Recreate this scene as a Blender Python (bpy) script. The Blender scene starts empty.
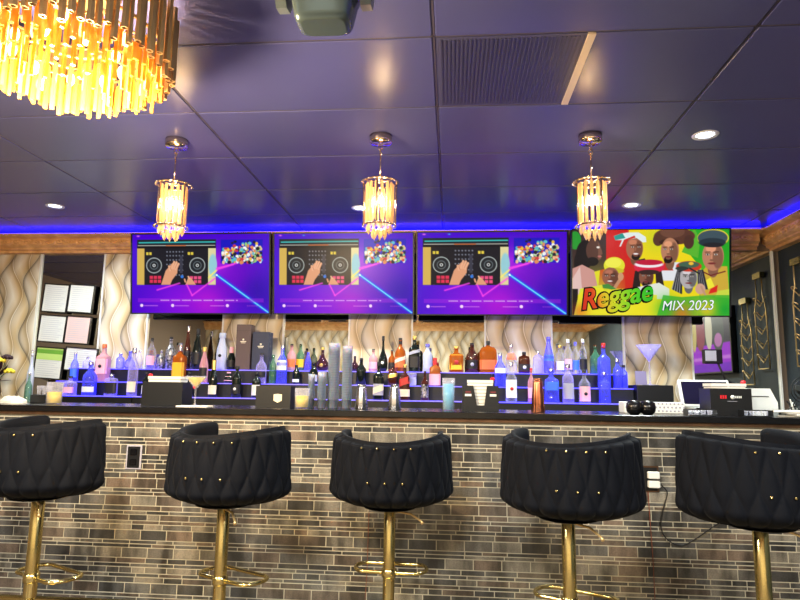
import bpy, bmesh, math, random
import numpy as np
from mathutils import Vector, Matrix, Euler
random.seed(7)
PI = math.pi
C = bpy.context.scene.collection

# ------------------------------------------------------------------ camera
F = 620.0; YAW = math.radians(4.8); PITCH = math.atan(90/620); ROLL = 0.014; EYE = 1.16
fwd = Vector((-math.sin(YAW)*math.cos(PITCH), math.cos(YAW)*math.cos(PITCH), math.sin(PITCH)))
rgt = fwd.cross(Vector((0, 0, 1))).normalized(); upv = rgt.cross(fwd)
rg = rgt*math.cos(ROLL) + upv*math.sin(ROLL); up = upv*math.cos(ROLL) - rgt*math.sin(ROLL)
cd = bpy.data.cameras.new('camera'); cam = bpy.data.objects.new('camera', cd); C.objects.link(cam)
cam.matrix_world = Matrix(((rg.x, up.x, -fwd.x, 0), (rg.y, up.y, -fwd.y, 0), (rg.z, up.z, -fwd.z, EYE), (0, 0, 0, 1)))
cd.sensor_width = 36; cd.lens = 36*F/800; cd.clip_start = 0.02
bpy.context.scene.camera = cam
def ray(px, py): return fwd + rg*((px-400)/F) - up*((py-300)/F)
def atY(px, py, Y):
    d = ray(px, py); t = Y/d.y; return Vector((d.x*t, Y, EYE+d.z*t))
def atZ(px, py, Z):
    d = ray(px, py); t = (Z-EYE)/d.z; return Vector((d.x*t, d.y*t, Z))

# ------------------------------------------------------------------ world, exposure, room lights
w = bpy.data.worlds.new('world'); bpy.context.scene.world = w; w.use_nodes = True
w.node_tree.nodes['Background'].inputs[0].default_value = (0.5, 0.5, 0.7, 1)
w.node_tree.nodes['Background'].inputs[1].default_value = 0.05
vs = bpy.context.scene.view_settings
vs.view_transform = 'Standard'; vs.look = 'None'; vs.gamma = 1; vs.use_curve_mapping = False; vs.exposure = 0.0
L_PENDANT = 6.5; L_CHAND = 9.0; L_DOWN = 125.0; L_PANEL = 150.0; L_LED = 32.0; L_SHELF = 3.0

# ------------------------------------------------------------------ materials
def lin(c):
    return tuple(((v/255)/12.92 if v/255 <= .04045 else ((v/255+.055)/1.055)**2.4) for v in c)
def mat(name, col=(128,128,128), rough=.5, metal=0, trans=0, emis=None, estr=0, sheen=0, ior=1.45, coat=0, spec=.5, noise=None, bump=None, alpha=1):
    m = bpy.data.materials.new(name); m.use_nodes = True
    nt = m.node_tree; b = nt.nodes['Principled BSDF']; c = lin(col)+(1,)
    b.inputs['Base Color'].default_value = c; b.inputs['Roughness'].default_value = rough
    b.inputs['Metallic'].default_value = metal; b.inputs['Transmission Weight'].default_value = trans
    b.inputs['IOR'].default_value = ior; b.inputs['Coat Weight'].default_value = coat
    b.inputs['Specular IOR Level'].default_value = spec; b.inputs['Alpha'].default_value = alpha
    if sheen:
        b.inputs['Sheen Weight'].default_value = sheen; b.inputs['Sheen Roughness'].default_value = .35
    if emis:
        b.inputs['Emission Color'].default_value = lin(emis)+(1,); b.inputs['Emission Strength'].default_value = estr
    if noise or bump:
        tc = nt.nodes.new('ShaderNodeTexCoord')
    if noise:   # (scale, colour2)
        n = nt.nodes.new('ShaderNodeTexNoise'); n.inputs['Scale'].default_value = noise[0]; n.inputs['Detail'].default_value = 4
        r = nt.nodes.new('ShaderNodeValToRGB'); r.color_ramp.elements[0].position = .35; r.color_ramp.elements[1].position = .65
        r.color_ramp.elements[0].color = c; r.color_ramp.elements[1].color = lin(noise[1])+(1,)
        nt.links.new(tc.outputs['Object'], n.inputs['Vector']); nt.links.new(n.outputs['Fac'], r.inputs[0]); nt.links.new(r.outputs[0], b.inputs['Base Color'])
    if bump:    # (scale, strength, distance)
        n = nt.nodes.new('ShaderNodeTexNoise'); n.inputs['Scale'].default_value = bump[0]; n.inputs['Detail'].default_value = 5
        bp = nt.nodes.new('ShaderNodeBump'); bp.inputs['Strength'].default_value = bump[1]; bp.inputs['Distance'].default_value = bump[2]
        nt.links.new(tc.outputs['Object'], n.inputs['Vector']); nt.links.new(n.outputs['Fac'], bp.inputs['Height']); nt.links.new(bp.outputs[0], b.inputs['Normal'])
    return m
M = {}
M['black'] = mat('black plastic', (14,15,18), .4)
M['blackgloss'] = mat('black stone', (12,12,15), .24, bump=(30,.05,.001))
M['gold'] = mat('polished gold', (208,190,128), .2, 1)
M['goldbr'] = mat('brushed gold', (232,200,140), .4, .7)
M['bronze'] = mat('bronze trim', (112,84,62), .4, .8, noise=(20,(88,66,50)))
M['chrome'] = mat('pale brass', (225,205,180), .12, 1)
M['silver'] = mat('silver', (205,205,210), .22, 1)
M['copper'] = mat('copper', (205,130,95), .22, 1)
M['velvet'] = mat('black velvet', (6,9,17), .8, sheen=.02, spec=.15, bump=(180,.15,.001))
M['mirror'] = mat('mirror glass', (205,210,205), .02, 1)
M['white'] = mat('white paper', (235,233,225), .7)
M['whitepl'] = mat('white plastic', (225,228,225), .35)
M['greypl'] = mat('grey plastic', (80,88,88), .3)
M['red'] = mat('red', (215,25,40), .5)
M['clear'] = mat('clear glass', (235,235,250), .05, alpha=.32, spec=.8)
M['blue_and_lit'] = mat('blue and LED lit glass', (86,92,255), .06, alpha=.66, spec=.8)  # LED shelf glow on clear bottles put into the tint, besides truly blue ones
M['frost'] = mat('frosted glass', (200,208,232), .35, alpha=.85)
M['violet'] = mat('violet LED lit glass', (185,175,245), .08, alpha=.5, spec=.8)  # clear glass with the shelf's violet glow put into its tint
M['amber'] = mat('amber liquor', (178,88,24), .06, trans=.35, ior=1.35)
M['brown'] = mat('dark brown liquor', (80,35,20), .08, trans=.3)
M['dark'] = mat('dark green black glass', (16,24,20), .08)
M['green'] = mat('green glass', (70,130,95), .06, alpha=.72, spec=.8)
M['pinkg'] = mat('pink glass', (228,160,170), .08, alpha=.7, spec=.8)
M['silverblack'] = mat('mottled silver', (190,190,200), .3, .6, noise=(60,(20,20,25)))
M['cream'] = mat('cream label', (232,220,190), .6)
M['yellow'] = mat('yellow label', (235,180,40), .5)
M['orange'] = mat('orange label', (225,110,60), .5)
M['pinkl'] = mat('pink label', (238,175,185), .55)
M['greyl'] = mat('grey label', (165,165,180), .55)
M['redl'] = mat('red label', (190,40,35), .5)
M['blackl'] = mat('black label', (22,20,24), .5)
M['bluel'] = mat('blue label', (60,110,225), .5)
M['goldl'] = mat('gold foil', (215,180,100), .35, .8)
M['navy'] = mat('navy carton', (38,44,66), .5)
M['brownbox'] = mat('brown carton', (84,66,64), .5)
M['rubyg'] = mat('maroon glass', (60,25,40), .1, trans=.2)
M['cup'] = mat('clear plastic cups', (238,228,255), .2, alpha=.42, spec=.8)
M['yellowdr'] = mat('yellow drink', (245,215,95), .15)
M['bluedr'] = mat('blue drink', (110,195,232), .12)
M['bulb'] = mat('warm bulb', (255,220,160), emis=(255,200,120), estr=16)
M['lens'] = mat('cool lens', (255,255,255), emis=(235,250,255), estr=14)
M['led'] = mat('blue led', (20,20,255), emis=(14,8,255), estr=L_LED)
M['tierblue'] = mat('lit acrylic', (60,60,255), emis=(75,65,255), estr=L_SHELF)
M['tierviol'] = mat('lit acrylic violet', (120,110,255), emis=(110,95,240), estr=L_SHELF*.45)
M['crystal'] = mat('crystal', (255,222,165), .06, trans=.45, ior=1.4, alpha=.75)
M['ambercry'] = mat('amber crystal', (232,165,62), .1, trans=.3, ior=1.4, alpha=.9)
M['darkgold'] = mat('dark gold tube', (172,142,98), .3, .65)
M['skin'] = None
M['darkwall'] = mat('dark teal wall', (50,60,66), .7, noise=(3,(45,55,61)))
M['plainwall'] = mat('taupe wall', (120,105,92), .8)
M['floorm'] = mat('dark floor', (100,90,80), .35, noise=(5,(88,78,70)))
M['tbar'] = mat('ceiling grid', (74,68,82), .45)
M['vent'] = mat('perforated plate', (72,72,100), .4)
M['orangewire'] = mat('reddish wire', (130,70,50), .5)
M['petal'] = mat('yellow petal', (225,205,60), .6)
M['darkpetal'] = mat('dark plum leaves', (52,30,38), .6)
M['wood'] = mat('gilded wood', (242,196,136), .4, .1, noise=(14,(212,160,102)), bump=(40,.2,.002))

def glassy(m, a_mid, a_edge):
    nt = m.node_tree; lw = nt.nodes.new('ShaderNodeLayerWeight'); lw.inputs['Blend'].default_value = .35
    r = nt.nodes.new('ShaderNodeMapRange'); r.inputs[3].default_value = a_mid; r.inputs[4].default_value = a_edge
    nt.links.new(lw.outputs['Facing'], r.inputs[0]); nt.links.new(r.outputs[0], nt.nodes['Principled BSDF'].inputs['Alpha'])
for k_,a_,b_ in (('clear',.05,.5),('blue_and_lit',.36,.98),('frost',.7,1),('violet',.2,.9),('green',.5,1),('pinkg',.45,1),('cup',.22,.85)): glassy(M[k_],a_,b_)

M['cup'].node_tree.nodes['Principled BSDF'].inputs['Subsurface Weight'].default_value = .7; M['cup'].node_tree.nodes['Principled BSDF'].inputs['Subsurface Scale'].default_value = .06
def attr_mat(name, emissive, rough=.4, tilefx=False):
    m = bpy.data.materials.new(name); m.use_nodes = True; nt = m.node_tree; b = nt.nodes['Principled BSDF']
    a = nt.nodes.new('ShaderNodeAttribute'); a.attribute_name = 'Col'
    if emissive:
        b.inputs['Base Color'].default_value = (0,0,0,1); b.inputs['Roughness'].default_value = .3; b.inputs['Specular IOR Level'].default_value = .12
        nt.links.new(a.outputs['Color'], b.inputs['Emission Color']); b.inputs['Emission Strength'].default_value = emissive
    else:
        b.inputs['Roughness'].default_value = rough
        if tilefx:
            tc = nt.nodes.new('ShaderNodeTexCoord'); n = nt.nodes.new('ShaderNodeTexNoise'); n.inputs['Scale'].default_value = 9; n.inputs['Detail'].default_value = 3
            mp = nt.nodes.new('ShaderNodeMapping'); mp.inputs['Scale'].default_value = (1.6,1,.5)
            n2 = nt.nodes.new('ShaderNodeTexNoise'); n2.inputs['Scale'].default_value = 220
            r = nt.nodes.new('ShaderNodeMapRange'); r.inputs[1].default_value = .35; r.inputs[2].default_value = .65; r.inputs[3].default_value = .45; r.inputs[4].default_value = 1.7
            r2 = nt.nodes.new('ShaderNodeMapRange'); r2.inputs[1].default_value = .3; r2.inputs[2].default_value = .7; r2.inputs[3].default_value = .75; r2.inputs[4].default_value = 1.25
            mu = nt.nodes.new('ShaderNodeMath'); mu.operation = 'MULTIPLY'
            vm = nt.nodes.new('ShaderNodeVectorMath'); vm.operation = 'SCALE'
            nt.links.new(tc.outputs['Object'], mp.inputs[0]); nt.links.new(mp.outputs[0], n.inputs['Vector']); nt.links.new(tc.outputs['Object'], n2.inputs['Vector'])
            nt.links.new(n.outputs['Fac'], r.inputs[0]); nt.links.new(n2.outputs['Fac'], r2.inputs[0]); nt.links.new(r.outputs[0], mu.inputs[0]); nt.links.new(r2.outputs[0], mu.inputs[1])
            nt.links.new(a.outputs['Color'], vm.inputs[0]); nt.links.new(mu.outputs[0], vm.inputs['Scale']); nt.links.new(vm.outputs[0], b.inputs['Base Color'])
        else: nt.links.new(a.outputs['Color'], b.inputs['Base Color'])
    return m
M['tile'] = attr_mat('stone mosaic', 0, .32, True)
M['screen'] = attr_mat('screen picture', 1.0)
M['screendim'] = attr_mat('dim screen picture', 1.2)

def ceiling_mat():
    m = mat('ceiling tile', (78,80,128), .27, spec=.45); nt = m.node_tree; b = nt.nodes['Principled BSDF']  # violet cast of LED and screen light is put into this base colour
    tc = nt.nodes.new('ShaderNodeTexCoord'); n = nt.nodes.new('ShaderNodeTexNoise'); n.inputs['Scale'].default_value = 1.3
    mix = nt.nodes.new('ShaderNodeMapRange'); mix.inputs[3].default_value = .22; mix.inputs[4].default_value = .36
    nt.links.new(tc.outputs['Object'], n.inputs['Vector']); 
    v = nt.nodes.new('ShaderNodeTexNoise'); v.inputs['Scale'].default_value = 160; v.inputs['Detail'].default_value = 3
    mr = nt.nodes.new('ShaderNodeMapRange'); mr.inputs[1].default_value = .36; mr.inputs[2].default_value = .46
    bp = nt.nodes.new('ShaderNodeBump'); bp.inputs['Strength'].default_value = .08; bp.inputs['Distance'].default_value = .001
    nt.links.new(tc.outputs['Object'], v.inputs['Vector']); nt.links.new(v.outputs['Fac'], mr.inputs[0]); nt.links.new(mr.outputs[0], bp.inputs['Height']); pass
    return m
M['ceil'] = ceiling_mat()

def wavy_mat():
    m = bpy.data.materials.new('wavy wallpaper'); m.use_nodes = True; nt = m.node_tree; b = nt.nodes['Principled BSDF']; b.inputs['Roughness'].default_value = .45
    N = nt.nodes; tc = N.new('ShaderNodeTexCoord'); sp = N.new('ShaderNodeSeparateXYZ'); nt.links.new(tc.outputs['Object'], sp.inputs[0])
    def ma(op, a, c=None, d=None):
        n = N.new('ShaderNodeMath'); n.operation = op
        for i, v in enumerate((a, c, d)):
            if v is None: continue
            if isinstance(v, (int, float)): n.inputs[i].default_value = v
            else: nt.links.new(v, n.inputs[i])
        return n.outputs[0]
    X, Z = sp.outputs['X'], sp.outputs['Z']
    s = ma('SINE', ma('MULTIPLY', Z, 12.0)); s2 = ma('SINE', ma('MULTIPLY_ADD', Z, 5.3, 1.2))
    u1 = ma('ADD', ma('DIVIDE', ma('MULTIPLY_ADD', s, .042, X), .155), ma('MULTIPLY', s2, .18))
    s3 = ma('SINE', ma('MULTIPLY_ADD', Z, 12.0, 1.6)); u2 = ma('ADD', ma('DIVIDE', ma('MULTIPLY_ADD', s3, .05, X), .235), ma('MULTIPLY', s2, -.15))
    f1 = ma('FRACT', u1); f2 = ma('FRACT', u2)
    r1 = N.new('ShaderNodeValToRGB'); nt.links.new(f1, r1.inputs[0]); e = r1.color_ramp.elements
    e[0].position = 0; e[0].color = lin((176,166,150))+(1,); e[1].position = 1; e[1].color = lin((236,230,215))+(1,)
    for p, c in ((.07,(214,204,184)), (.4,(238,234,224)), (.72,(224,210,184)), (.93,(180,160,124)), (.97,(240,234,220))):
        q = e.new(p); q.color = lin(c)+(1,)
    r2 = N.new('ShaderNodeValToRGB'); nt.links.new(f2, r2.inputs[0]); e = r2.color_ramp.elements
    e[0].position = 0; e[0].color = lin((118,112,104))+(1,); e[1].position = 1; e[1].color = lin((206,196,176))+(1,)
    for p, c in ((.12,(214,209,200)), (.5,(250,248,244)), (.85,(232,214,180))):
        q = e.new(p); q.color = lin(c)+(1,)
    mx = N.new('ShaderNodeMix'); mx.data_type = 'RGBA'; mx.blend_type = 'MULTIPLY'; mx.inputs[0].default_value = 1
    nt.links.new(r1.outputs[0], mx.inputs[6]); nt.links.new(r2.outputs[0], mx.inputs[7]); nt.links.new(mx.outputs[2], b.inputs['Base Color'])
    return m
M['wavy'] = wavy_mat()

# ------------------------------------------------------------------ mesh builder
class MB:
    def __init__(s): s.v = []; s.f = []; s.sm = []; s.col = []; s.cur = (1,1,1)
    def add(s, vs, fs, smooth=False):
        o = len(s.v); s.v += [tuple(p) for p in vs]; s.f += [tuple(i+o for i in f) for f in fs]
        s.sm += [smooth]*len(fs); s.col += [s.cur]*len(fs); return s
    def box(s, x0, x1, y0, y1, z0, z1, M4=None):
        vs = [(x,y,z) for x in (x0,x1) for y in (y0,y1) for z in (z0,z1)]
        if M4 is not None: vs = [M4 @ Vector(p) for p in vs]
        return s.add(vs, [(0,1,3,2),(4,6,7,5),(0,4,5,1),(2,3,7,6),(0,2,6,4),(1,5,7,3)])
    def rbox(s, x0, x1, y0, y1, z0, z1, r=.004, n=3, M4=None):
        """box with rounded vertical edges and small chamfer at top"""
        pts = []
        for cx, cy, a0 in ((x1-r,y1-r,0),(x0+r,y1-r,PI/2),(x0+r,y0+r,PI),(x1-r,y0+r,1.5*PI)):
            for k in range(n+1):
                a = a0+k*PI/2/n; pts.append((cx+r*math.cos(a), cy+r*math.sin(a)))
        cx, cy = (x0+x1)/2, (y0+y1)/2; c = r*.6
        def sc(p, d): return (cx+(p[0]-cx)*(1-d/max(abs(x1-x0)/2,1e-6)), cy+(p[1]-cy)*(1-d/max(abs(y1-y0)/2,1e-6)))
        rings = [[(*sc(p,c), z0) for p in pts], [(*p, z0+c) for p in pts], [(*p, z1-c) for p in pts], [(*sc(p,c), z1) for p in pts]]
        return s.loft(rings, M4=M4, smooth=False)
    def loft(s, rings, closed=True, caps=True, smooth=True, M4=None):
        n = len(rings[0]); vs = [p for r in rings for p in r]
        if M4 is not None: vs = [M4 @ Vector(p) for p in vs]
        fs = []
        for i in range(len(rings)-1):
            for j in range(n if closed else n-1):
                k = (j+1) % n; fs.append((i*n+j, i*n+k, (i+1)*n+k, (i+1)*n+j))
        s.add(vs, fs, smooth)
        if caps and closed:
            o = len(s.v)-len(vs)
            s.f += [tuple(o+j for j in range(n-1,-1,-1)), tuple(o+(len(rings)-1)*n+j for j in range(n))]; s.sm += [False]*2; s.col += [s.cur]*2
        return s
    def lathe(s, prof, n=20, c=(0,0,0), ex=1, ey=1, p=2, smooth=True, M4=None, caps=True):
        rings = []
        for r, z in prof:
            ring = []
            for k in range(n):
                a = 2*PI*k/n; ca, sa = math.cos(a), math.sin(a)
                q = (abs(ca)**p+abs(sa)**p)**(-1/p) if p != 2 else 1
                ring.append((c[0]+r*ex*q*ca, c[1]+r*ey*q*sa, c[2]+z))
            rings.append(ring)
        return s.loft(rings, smooth=smooth, M4=M4, caps=caps)
    def tube(s, pts, r, n=8, closed=False, smooth=True, caps=True):
        pts = [Vector(p) for p in pts]; rings = []; N = len(pts)
        t0 = None; up_ = Vector((0,0,1))
        for i, p in enumerate(pts):
            if closed: t = (pts[(i+1)%N]-pts[i-1]).normalized()
            else: t = (pts[min(i+1,N-1)]-pts[max(i-1,0)]).normalized()
            a = t.cross(up_)
            if a.length < 1e-3: a = t.cross(Vector((0,1,0)))
            if t0 is not None:
                a = t0 - t*t0.dot(t)
                if a.length < 1e-4: a = t.cross(up_)
            a.normalize(); t0 = a; b = t.cross(a)
            rr = r[i] if isinstance(r, (list,tuple)) else r
            rings.append([p+a*rr*math.cos(2*PI*k/n)+b*rr*math.sin(2*PI*k/n) for k in range(n)])
        if closed: rings.append(rings[0])
        return s.loft(rings, smooth=smooth, caps=caps and not closed)
    def prism(s, poly, y0, y1, M4=None):
        """polygon in XZ extruded along Y"""
        n = len(poly); vs = [(x,y0,z) for x,z in poly]+[(x,y1,z) for x,z in poly]
        if M4 is not None: vs = [M4 @ Vector(p) for p in vs]
        return s.add(vs, [tuple(range(n)), tuple(range(2*n-1,n-1,-1))]+[(i,i+n,(i+1)%n+n,(i+1)%n) for i in range(n)])
    def ball(s, c, r, n=10, m=7, ez=1, ex=1, ey=1):
        return s.lathe([(r*math.sin(PI*(k+.02)/(m+.04)), -r*ez*math.cos(PI*(k+.02)/(m+.04))) for k in range(m+1)], n, c, ex, ey)
    def mesh(s, name, m, color=False):
        me = bpy.data.meshes.new(name); me.from_pydata(s.v, [], s.f)
        me.polygons.foreach_set('use_smooth', s.sm)
        if color:
            at = me.color_attributes.new('Col', 'FLOAT_COLOR', 'CORNER')
            arr = []
            for f, c in zip(s.f, s.col): arr += [c[0],c[1],c[2],1]*len(f)
            at.data.foreach_set('color', arr)
        for q in (m if isinstance(m, (list,tuple)) else [m]):
            me.materials.append(M[q] if isinstance(q, str) else q)
        me.update(); return me
    def build(s, name, m, parent=None, loc=None, color=False):
        o = bpy.data.objects.new(name, s.mesh(name, m, color)); C.objects.link(o)
        if parent: o.parent = parent
        if loc is not None: o.location = loc
        return o
def tag(o, label=None, cat=None, group=None, kind=None):
    if label: o['label'] = label
    if cat: o['category'] = cat
    if group: o['group'] = group
    if kind: o['kind'] = kind
    return o
def thing(name, label, cat, loc=(0,0,0), rz=0, group=None):
    o = bpy.data.objects.new(name, None); C.objects.link(o); o.location = loc; o.rotation_euler = (0,0,rz); o.empty_display_size = .05
    return tag(o, label, cat, group)
def put(name, me, parent, loc=(0,0,0), rot=(0,0,0), label=None):
    o = bpy.data.objects.new(name, me); C.objects.link(o); o.parent = parent; o.location = loc; o.rotation_euler = rot
    if label: o['label'] = label
    return o
def light(kind, name, loc, energy, col, parent=None, **kw):
    l = bpy.data.lights.new(name, kind); l.energy = energy; l.color = col
    for k, v in kw.items(): setattr(l, k, v)
    o = bpy.data.objects.new(name, l); C.objects.link(o); o.location = loc
    if parent: o.parent = parent
    return o
def copy_tree(o, parent=None):
    c = o.copy(); C.objects.link(c)
    if parent: c.parent = parent
    for ch in list(o.children): copy_tree(ch, c)
    return c

# ------------------------------------------------------------------ the room
XL, XR, YR, YB, ZC = -5.0, 2.66, -1.9, 5.2, 2.5
def struct(name, mb, m, color=False): return tag(mb.build(name, m, color=color), kind='structure')
struct('floor', MB().box(XL,XR,YR,YB,-.06,0), 'floorm')
struct('wall_back', MB().box(XL-.1,XR+.1,YB,YB+.1,0,ZC+.1), 'plainwall')
struct('wall_front', MB().box(XL-.1,XR+.1,YR-.1,YR,0,ZC+.1), 'wavy')
struct('wall_left', MB().box(XL-.1,XL,YR,YB,0,ZC+.1), 'plainwall')
struct('wall_right', MB().box(XR,XR+.1,YR,YB,0,ZC+.1), 'darkwall')
# suspended ceiling: tiles with recessed joints and grid bars
mb = MB(); xs = [-.07+1.19*k for k in range(-5,4)]; ys = [2.21+.595*k for k in range(-8,6)]
xs = [x for x in xs if XL < x < XR]; ys = [y for y in ys if YR < y < YB]
mb.box(XL,XR,YR,YB,ZC+.012,ZC+.1)
ex = [XL]+xs+[XR]; ey = [YR]+ys+[YB]
for i in range(len(ex)-1):
    for j in range(len(ey)-1):
        g = .007; x0,x1,y0,y1 = ex[i]+g,ex[i+1]-g,ey[j]+g,ey[j+1]-g
        if abs(x0+.063) < .03 and abs(y0-2.217) < .02: x0 = .52+g
        mb.rbox(x0,x1,y0,y1,ZC,ZC+.02,r=.004,n=1)
struct('ceiling', mb, 'ceil')
mb = MB()
for x in xs: mb.box(x-.004,x+.004,YR,YB,ZC+.003,ZC+.012)
for y in ys: mb.box(XL,XR,y-.004,y+.004,ZC+.003,ZC+.012)
struct('trim_1', mb, 'tbar')
# ornate cornice, extruded profile plus carved scrolls
def cornice(name, L, rot, loc, skip=None):
    prof = [(0,2.30),(-.035,2.30),(-.035,2.325),(-.05,2.335),(-.05,2.35),(-.06,2.362),(-.065,2.372),(-.065,2.435),(-.09,2.445),(-.105,2.458),(-.105,2.473),(-.097,2.473),(-.097,2.466),(0,2.466)]
    prof = [(y*1.8, 2.325+(z-2.30)*.151/.173) for y,z in prof]
    mb = MB(); M4 = Matrix.Translation(loc) @ Matrix.Rotation(rot,4,'Z')
    mb.loft([[(x,y,z) for y,z in prof] for x in (0,L)], smooth=False, M4=M4)
    k = 0; x = .06
    while x < L-.05:
        s = 1 if k % 2 else -1
        pts = [(x+.052*math.cos(t)*(1-t/9), -.119, 2.414+s*.022*math.sin(t)*(1-t/12)) for t in [q*.6 for q in range(11)]]
        mb.tube([M4 @ Vector(p) for p in pts], .011, 5)
        mb.ball(M4 @ Vector((x,-.119,2.414)), .012, 6, 4)
        x += .1; k += 1
    return struct(name, mb, 'wood')
cornice('trim_2', XR-XL-.19, 0, (XL,YB,0))
cornice('trim_3', YB-YR, -PI/2, (XR,YB,0))
cornice('trim_4', XR-XL, PI, (XR,YR,0))
tag(MB().box(XL,XR-.2,YB-.16,YB-.12,2.4755,2.486).build('led_strip','led'), 'blue LED strip glowing on top of the cornice along the back wall', 'led strip', 'blue cove lights')
tag(MB().box(XR-.16,XR-.12,YR+.3,YB-.2,2.4755,2.486).build('led_strip','led'), 'blue LED strip glowing on top of the cornice along the right wall', 'led strip', 'blue cove lights')

# wall panels and mirrors on the back wall
segs = [-5.0,-3.67,-3.07,-2.64,-1.96,-1.43,-.86,-.33,.28,.82,1.40,1.93,2.60]
pl = ['far left, at the picture edge, left of the document frames','between the document frames mirror and the leftmost screen','behind the brown and navy bottle cartons','behind the tall cup stack and the round green bottle','behind the large amber flask and the small dark square bottle','behind the big blue lit martini glass']
ml = ['tall mirror behind the leaning document frames','mirror behind the decorated silver bottle and the martini','mirror behind the pair of tall clear cup stacks','mirror behind the whiskey bottle with yellow label','mirror behind the row of slender vodka bottles','mirror at the right corner reflecting wire wine racks']
pi_ = mi = 0
for i in range(len(segs)-1):
    x0, x1 = segs[i], segs[i+1]
    if i % 2 == 0:
        o = MB().rbox(x0+.006,x1-.006,YB-.028,YB-.001,.0,2.323,r=.004,n=1).build('wall_panel','wavy')
        tag(o, 'cream and gold wavy panel '+pl[pi_], 'wall panel', 'wavy wall panels'); pi_ += 1
    else:
        t = thing('wall_mirror', ml[mi], 'mirror', group='mirrors between the wavy panels'); mi += 1
        MB().box(x0-.004,x1+.004,YB-.016,YB-.002,.0,2.323).build('mirror_glass','mirror',t)
        fr = MB().box(x0-.006,x0+.008,YB-.032,YB-.001,0,2.323).box(x1-.008,x1+.006,YB-.032,YB-.001,0,2.323)
        fr.build('edge_strip','whitepl',t)

# ceiling air return with perforations and its pale bar
t = thing('ceiling_vent', 'dark perforated air return panel set in the ceiling grid', 'vent')
mb = MB().box(-.062,.515,2.218,2.797,ZC+.002,ZC+.02); mb.build('backing','vent',t)
mb = MB()
for i in range(34):
    x = -.045+i*.0165
    mb.box(x,x+.006,2.235,2.78,ZC-.001,ZC+.003)
mb.build('slats', mat('vent slats',(58,58,84),.45), t)
tag(MB().box(.512,.541,2.217,2.797,ZC-.006,ZC+.012).build('grid_bar', mat('pale bar',(225,205,180),.35)), 'pale metal cross bar beside the perforated ceiling vent', 'ceiling bar')

# recessed downlights
dl = [(-2.99,4.31,'left of the three by the back wall, over the document frames'),(-.68,4.44,'partly behind the middle pendant, near the back wall'),(1.29,4.44,'near the back wall, just right of the right pendant'),(1.32,3.2,'nearest and largest, high at the right of the ceiling')]
ring = MB().lathe([(.046,0),(.062,-.004),(.066,.0),(.066,.004),(.046,.004)],24,caps=False).mesh('trim_ring','whitepl'); lens = MB().lathe([(.0005,.001),(.046,.001),(.046,.003),(.0005,.003)],20).mesh('lens','lens')
for x,y,l in dl:
    t = thing('recessed_downlight', 'round recessed ceiling spotlight, '+l, 'ceiling light', (x,y,ZC-.001), group='recessed spotlights')
    put('trim_ring', ring, t); put('lens', lens, t)
    light('SPOT','lamp',(0,0,-.02),L_DOWN,(.9,1,.98),t,spot_size=2.9,spot_blend=.8,shadow_soft_size=.05)
# lighting panels of the seating side of the room, behind and above the camera
for x,y in ((-2.9,.15),(-.7,.0),(1.5,.15)):
    t = thing('ceiling_light_panel','square ceiling light panel over the seating side of the room','ceiling light',(x,y,ZC-.012),group='seating side light panels')
    MB().box(-.3,.3,-.3,.3,0,.011).build('frame','whitepl',t)
    l = light('AREA','lamp',(0,0,-.004),L_PANEL,(1,.96,.86),t,shape='SQUARE',size=.55)

# ------------------------------------------------------------------ bar front of mosaic tiles
BY = 3.30
bar = thing('bar_counter', 'bar front clad in grey brown stone strip mosaic', 'bar')
MB().box(XL,2.55,BY+.0007,BY+.14,0,1.0).build('core', mat('grout',(192,187,168),.8), bar)
rows = [.047,.014,.014,.047,.024,.014,.026,.014,.022]; g = .0048
pal = [(84,82,78),(98,95,88),(64,64,63),(112,108,99),(82,74,67),(54,54,54),(94,83,74),(76,76,75)]
mb = MB(); z = .004; k = 0; rnd = random.Random(3)
while z < .985:
    h = rows[k % len(rows)]; 
    Lb = .142 if h > .04 else (.10 if h > .02 else .125)
    x = -3.1 - rnd.random()*.12
    while x < 2.54:
        L = Lb*(1 if h > .04 else rnd.choice((.7,1,1.2,1.6)))
        x1 = min(x+L, 2.54); c = lin(pal[rnd.randrange(len(pal))]); mb.cur = c
        d = rnd.random()*.0015
        mb.box(x,x1-g,BY-.0006-d,BY+.006,z,min(z+h,.998))
        x += L
    z += h+g; k += 1
mb.build('mosaic_tiles','tile',bar,color=True)
top = thing('bar_worktop','long glossy black stone bar top with bronze edge strip','bar top')
mb = MB(); mb.rbox(XL,2.56,BY-.035,BY+.58,1.018,1.05,r=.004); mb.build('counter_slab','blackgloss',top)
MB().box(XL,2.55,BY-.02,BY+.13,1.0005,1.0175).build('edge_strip','bronze',top)
# back counter
bc = thing('back_counter','dark back bar cabinet under the liquor shelves','counter')
MB().box(-3.65,2.0,4.56,5.165,0,.955).build('body','black',bc)
MB().box(-3.68,2.02,4.53,5.166,.9555,.985).build('worktop','blackgloss',bc)
mb = MB()
for k in range(8): pass
for k in range(8):
    x = -3.62+k*.7; d = MB().box(x,x+.69,4.545,4.559,.08,.93).build('door','black',bc)
    MB().tube([(x+.62,4.53,.5),(x+.62,4.53,.75)],.006).build('handle','silver',d)

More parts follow.
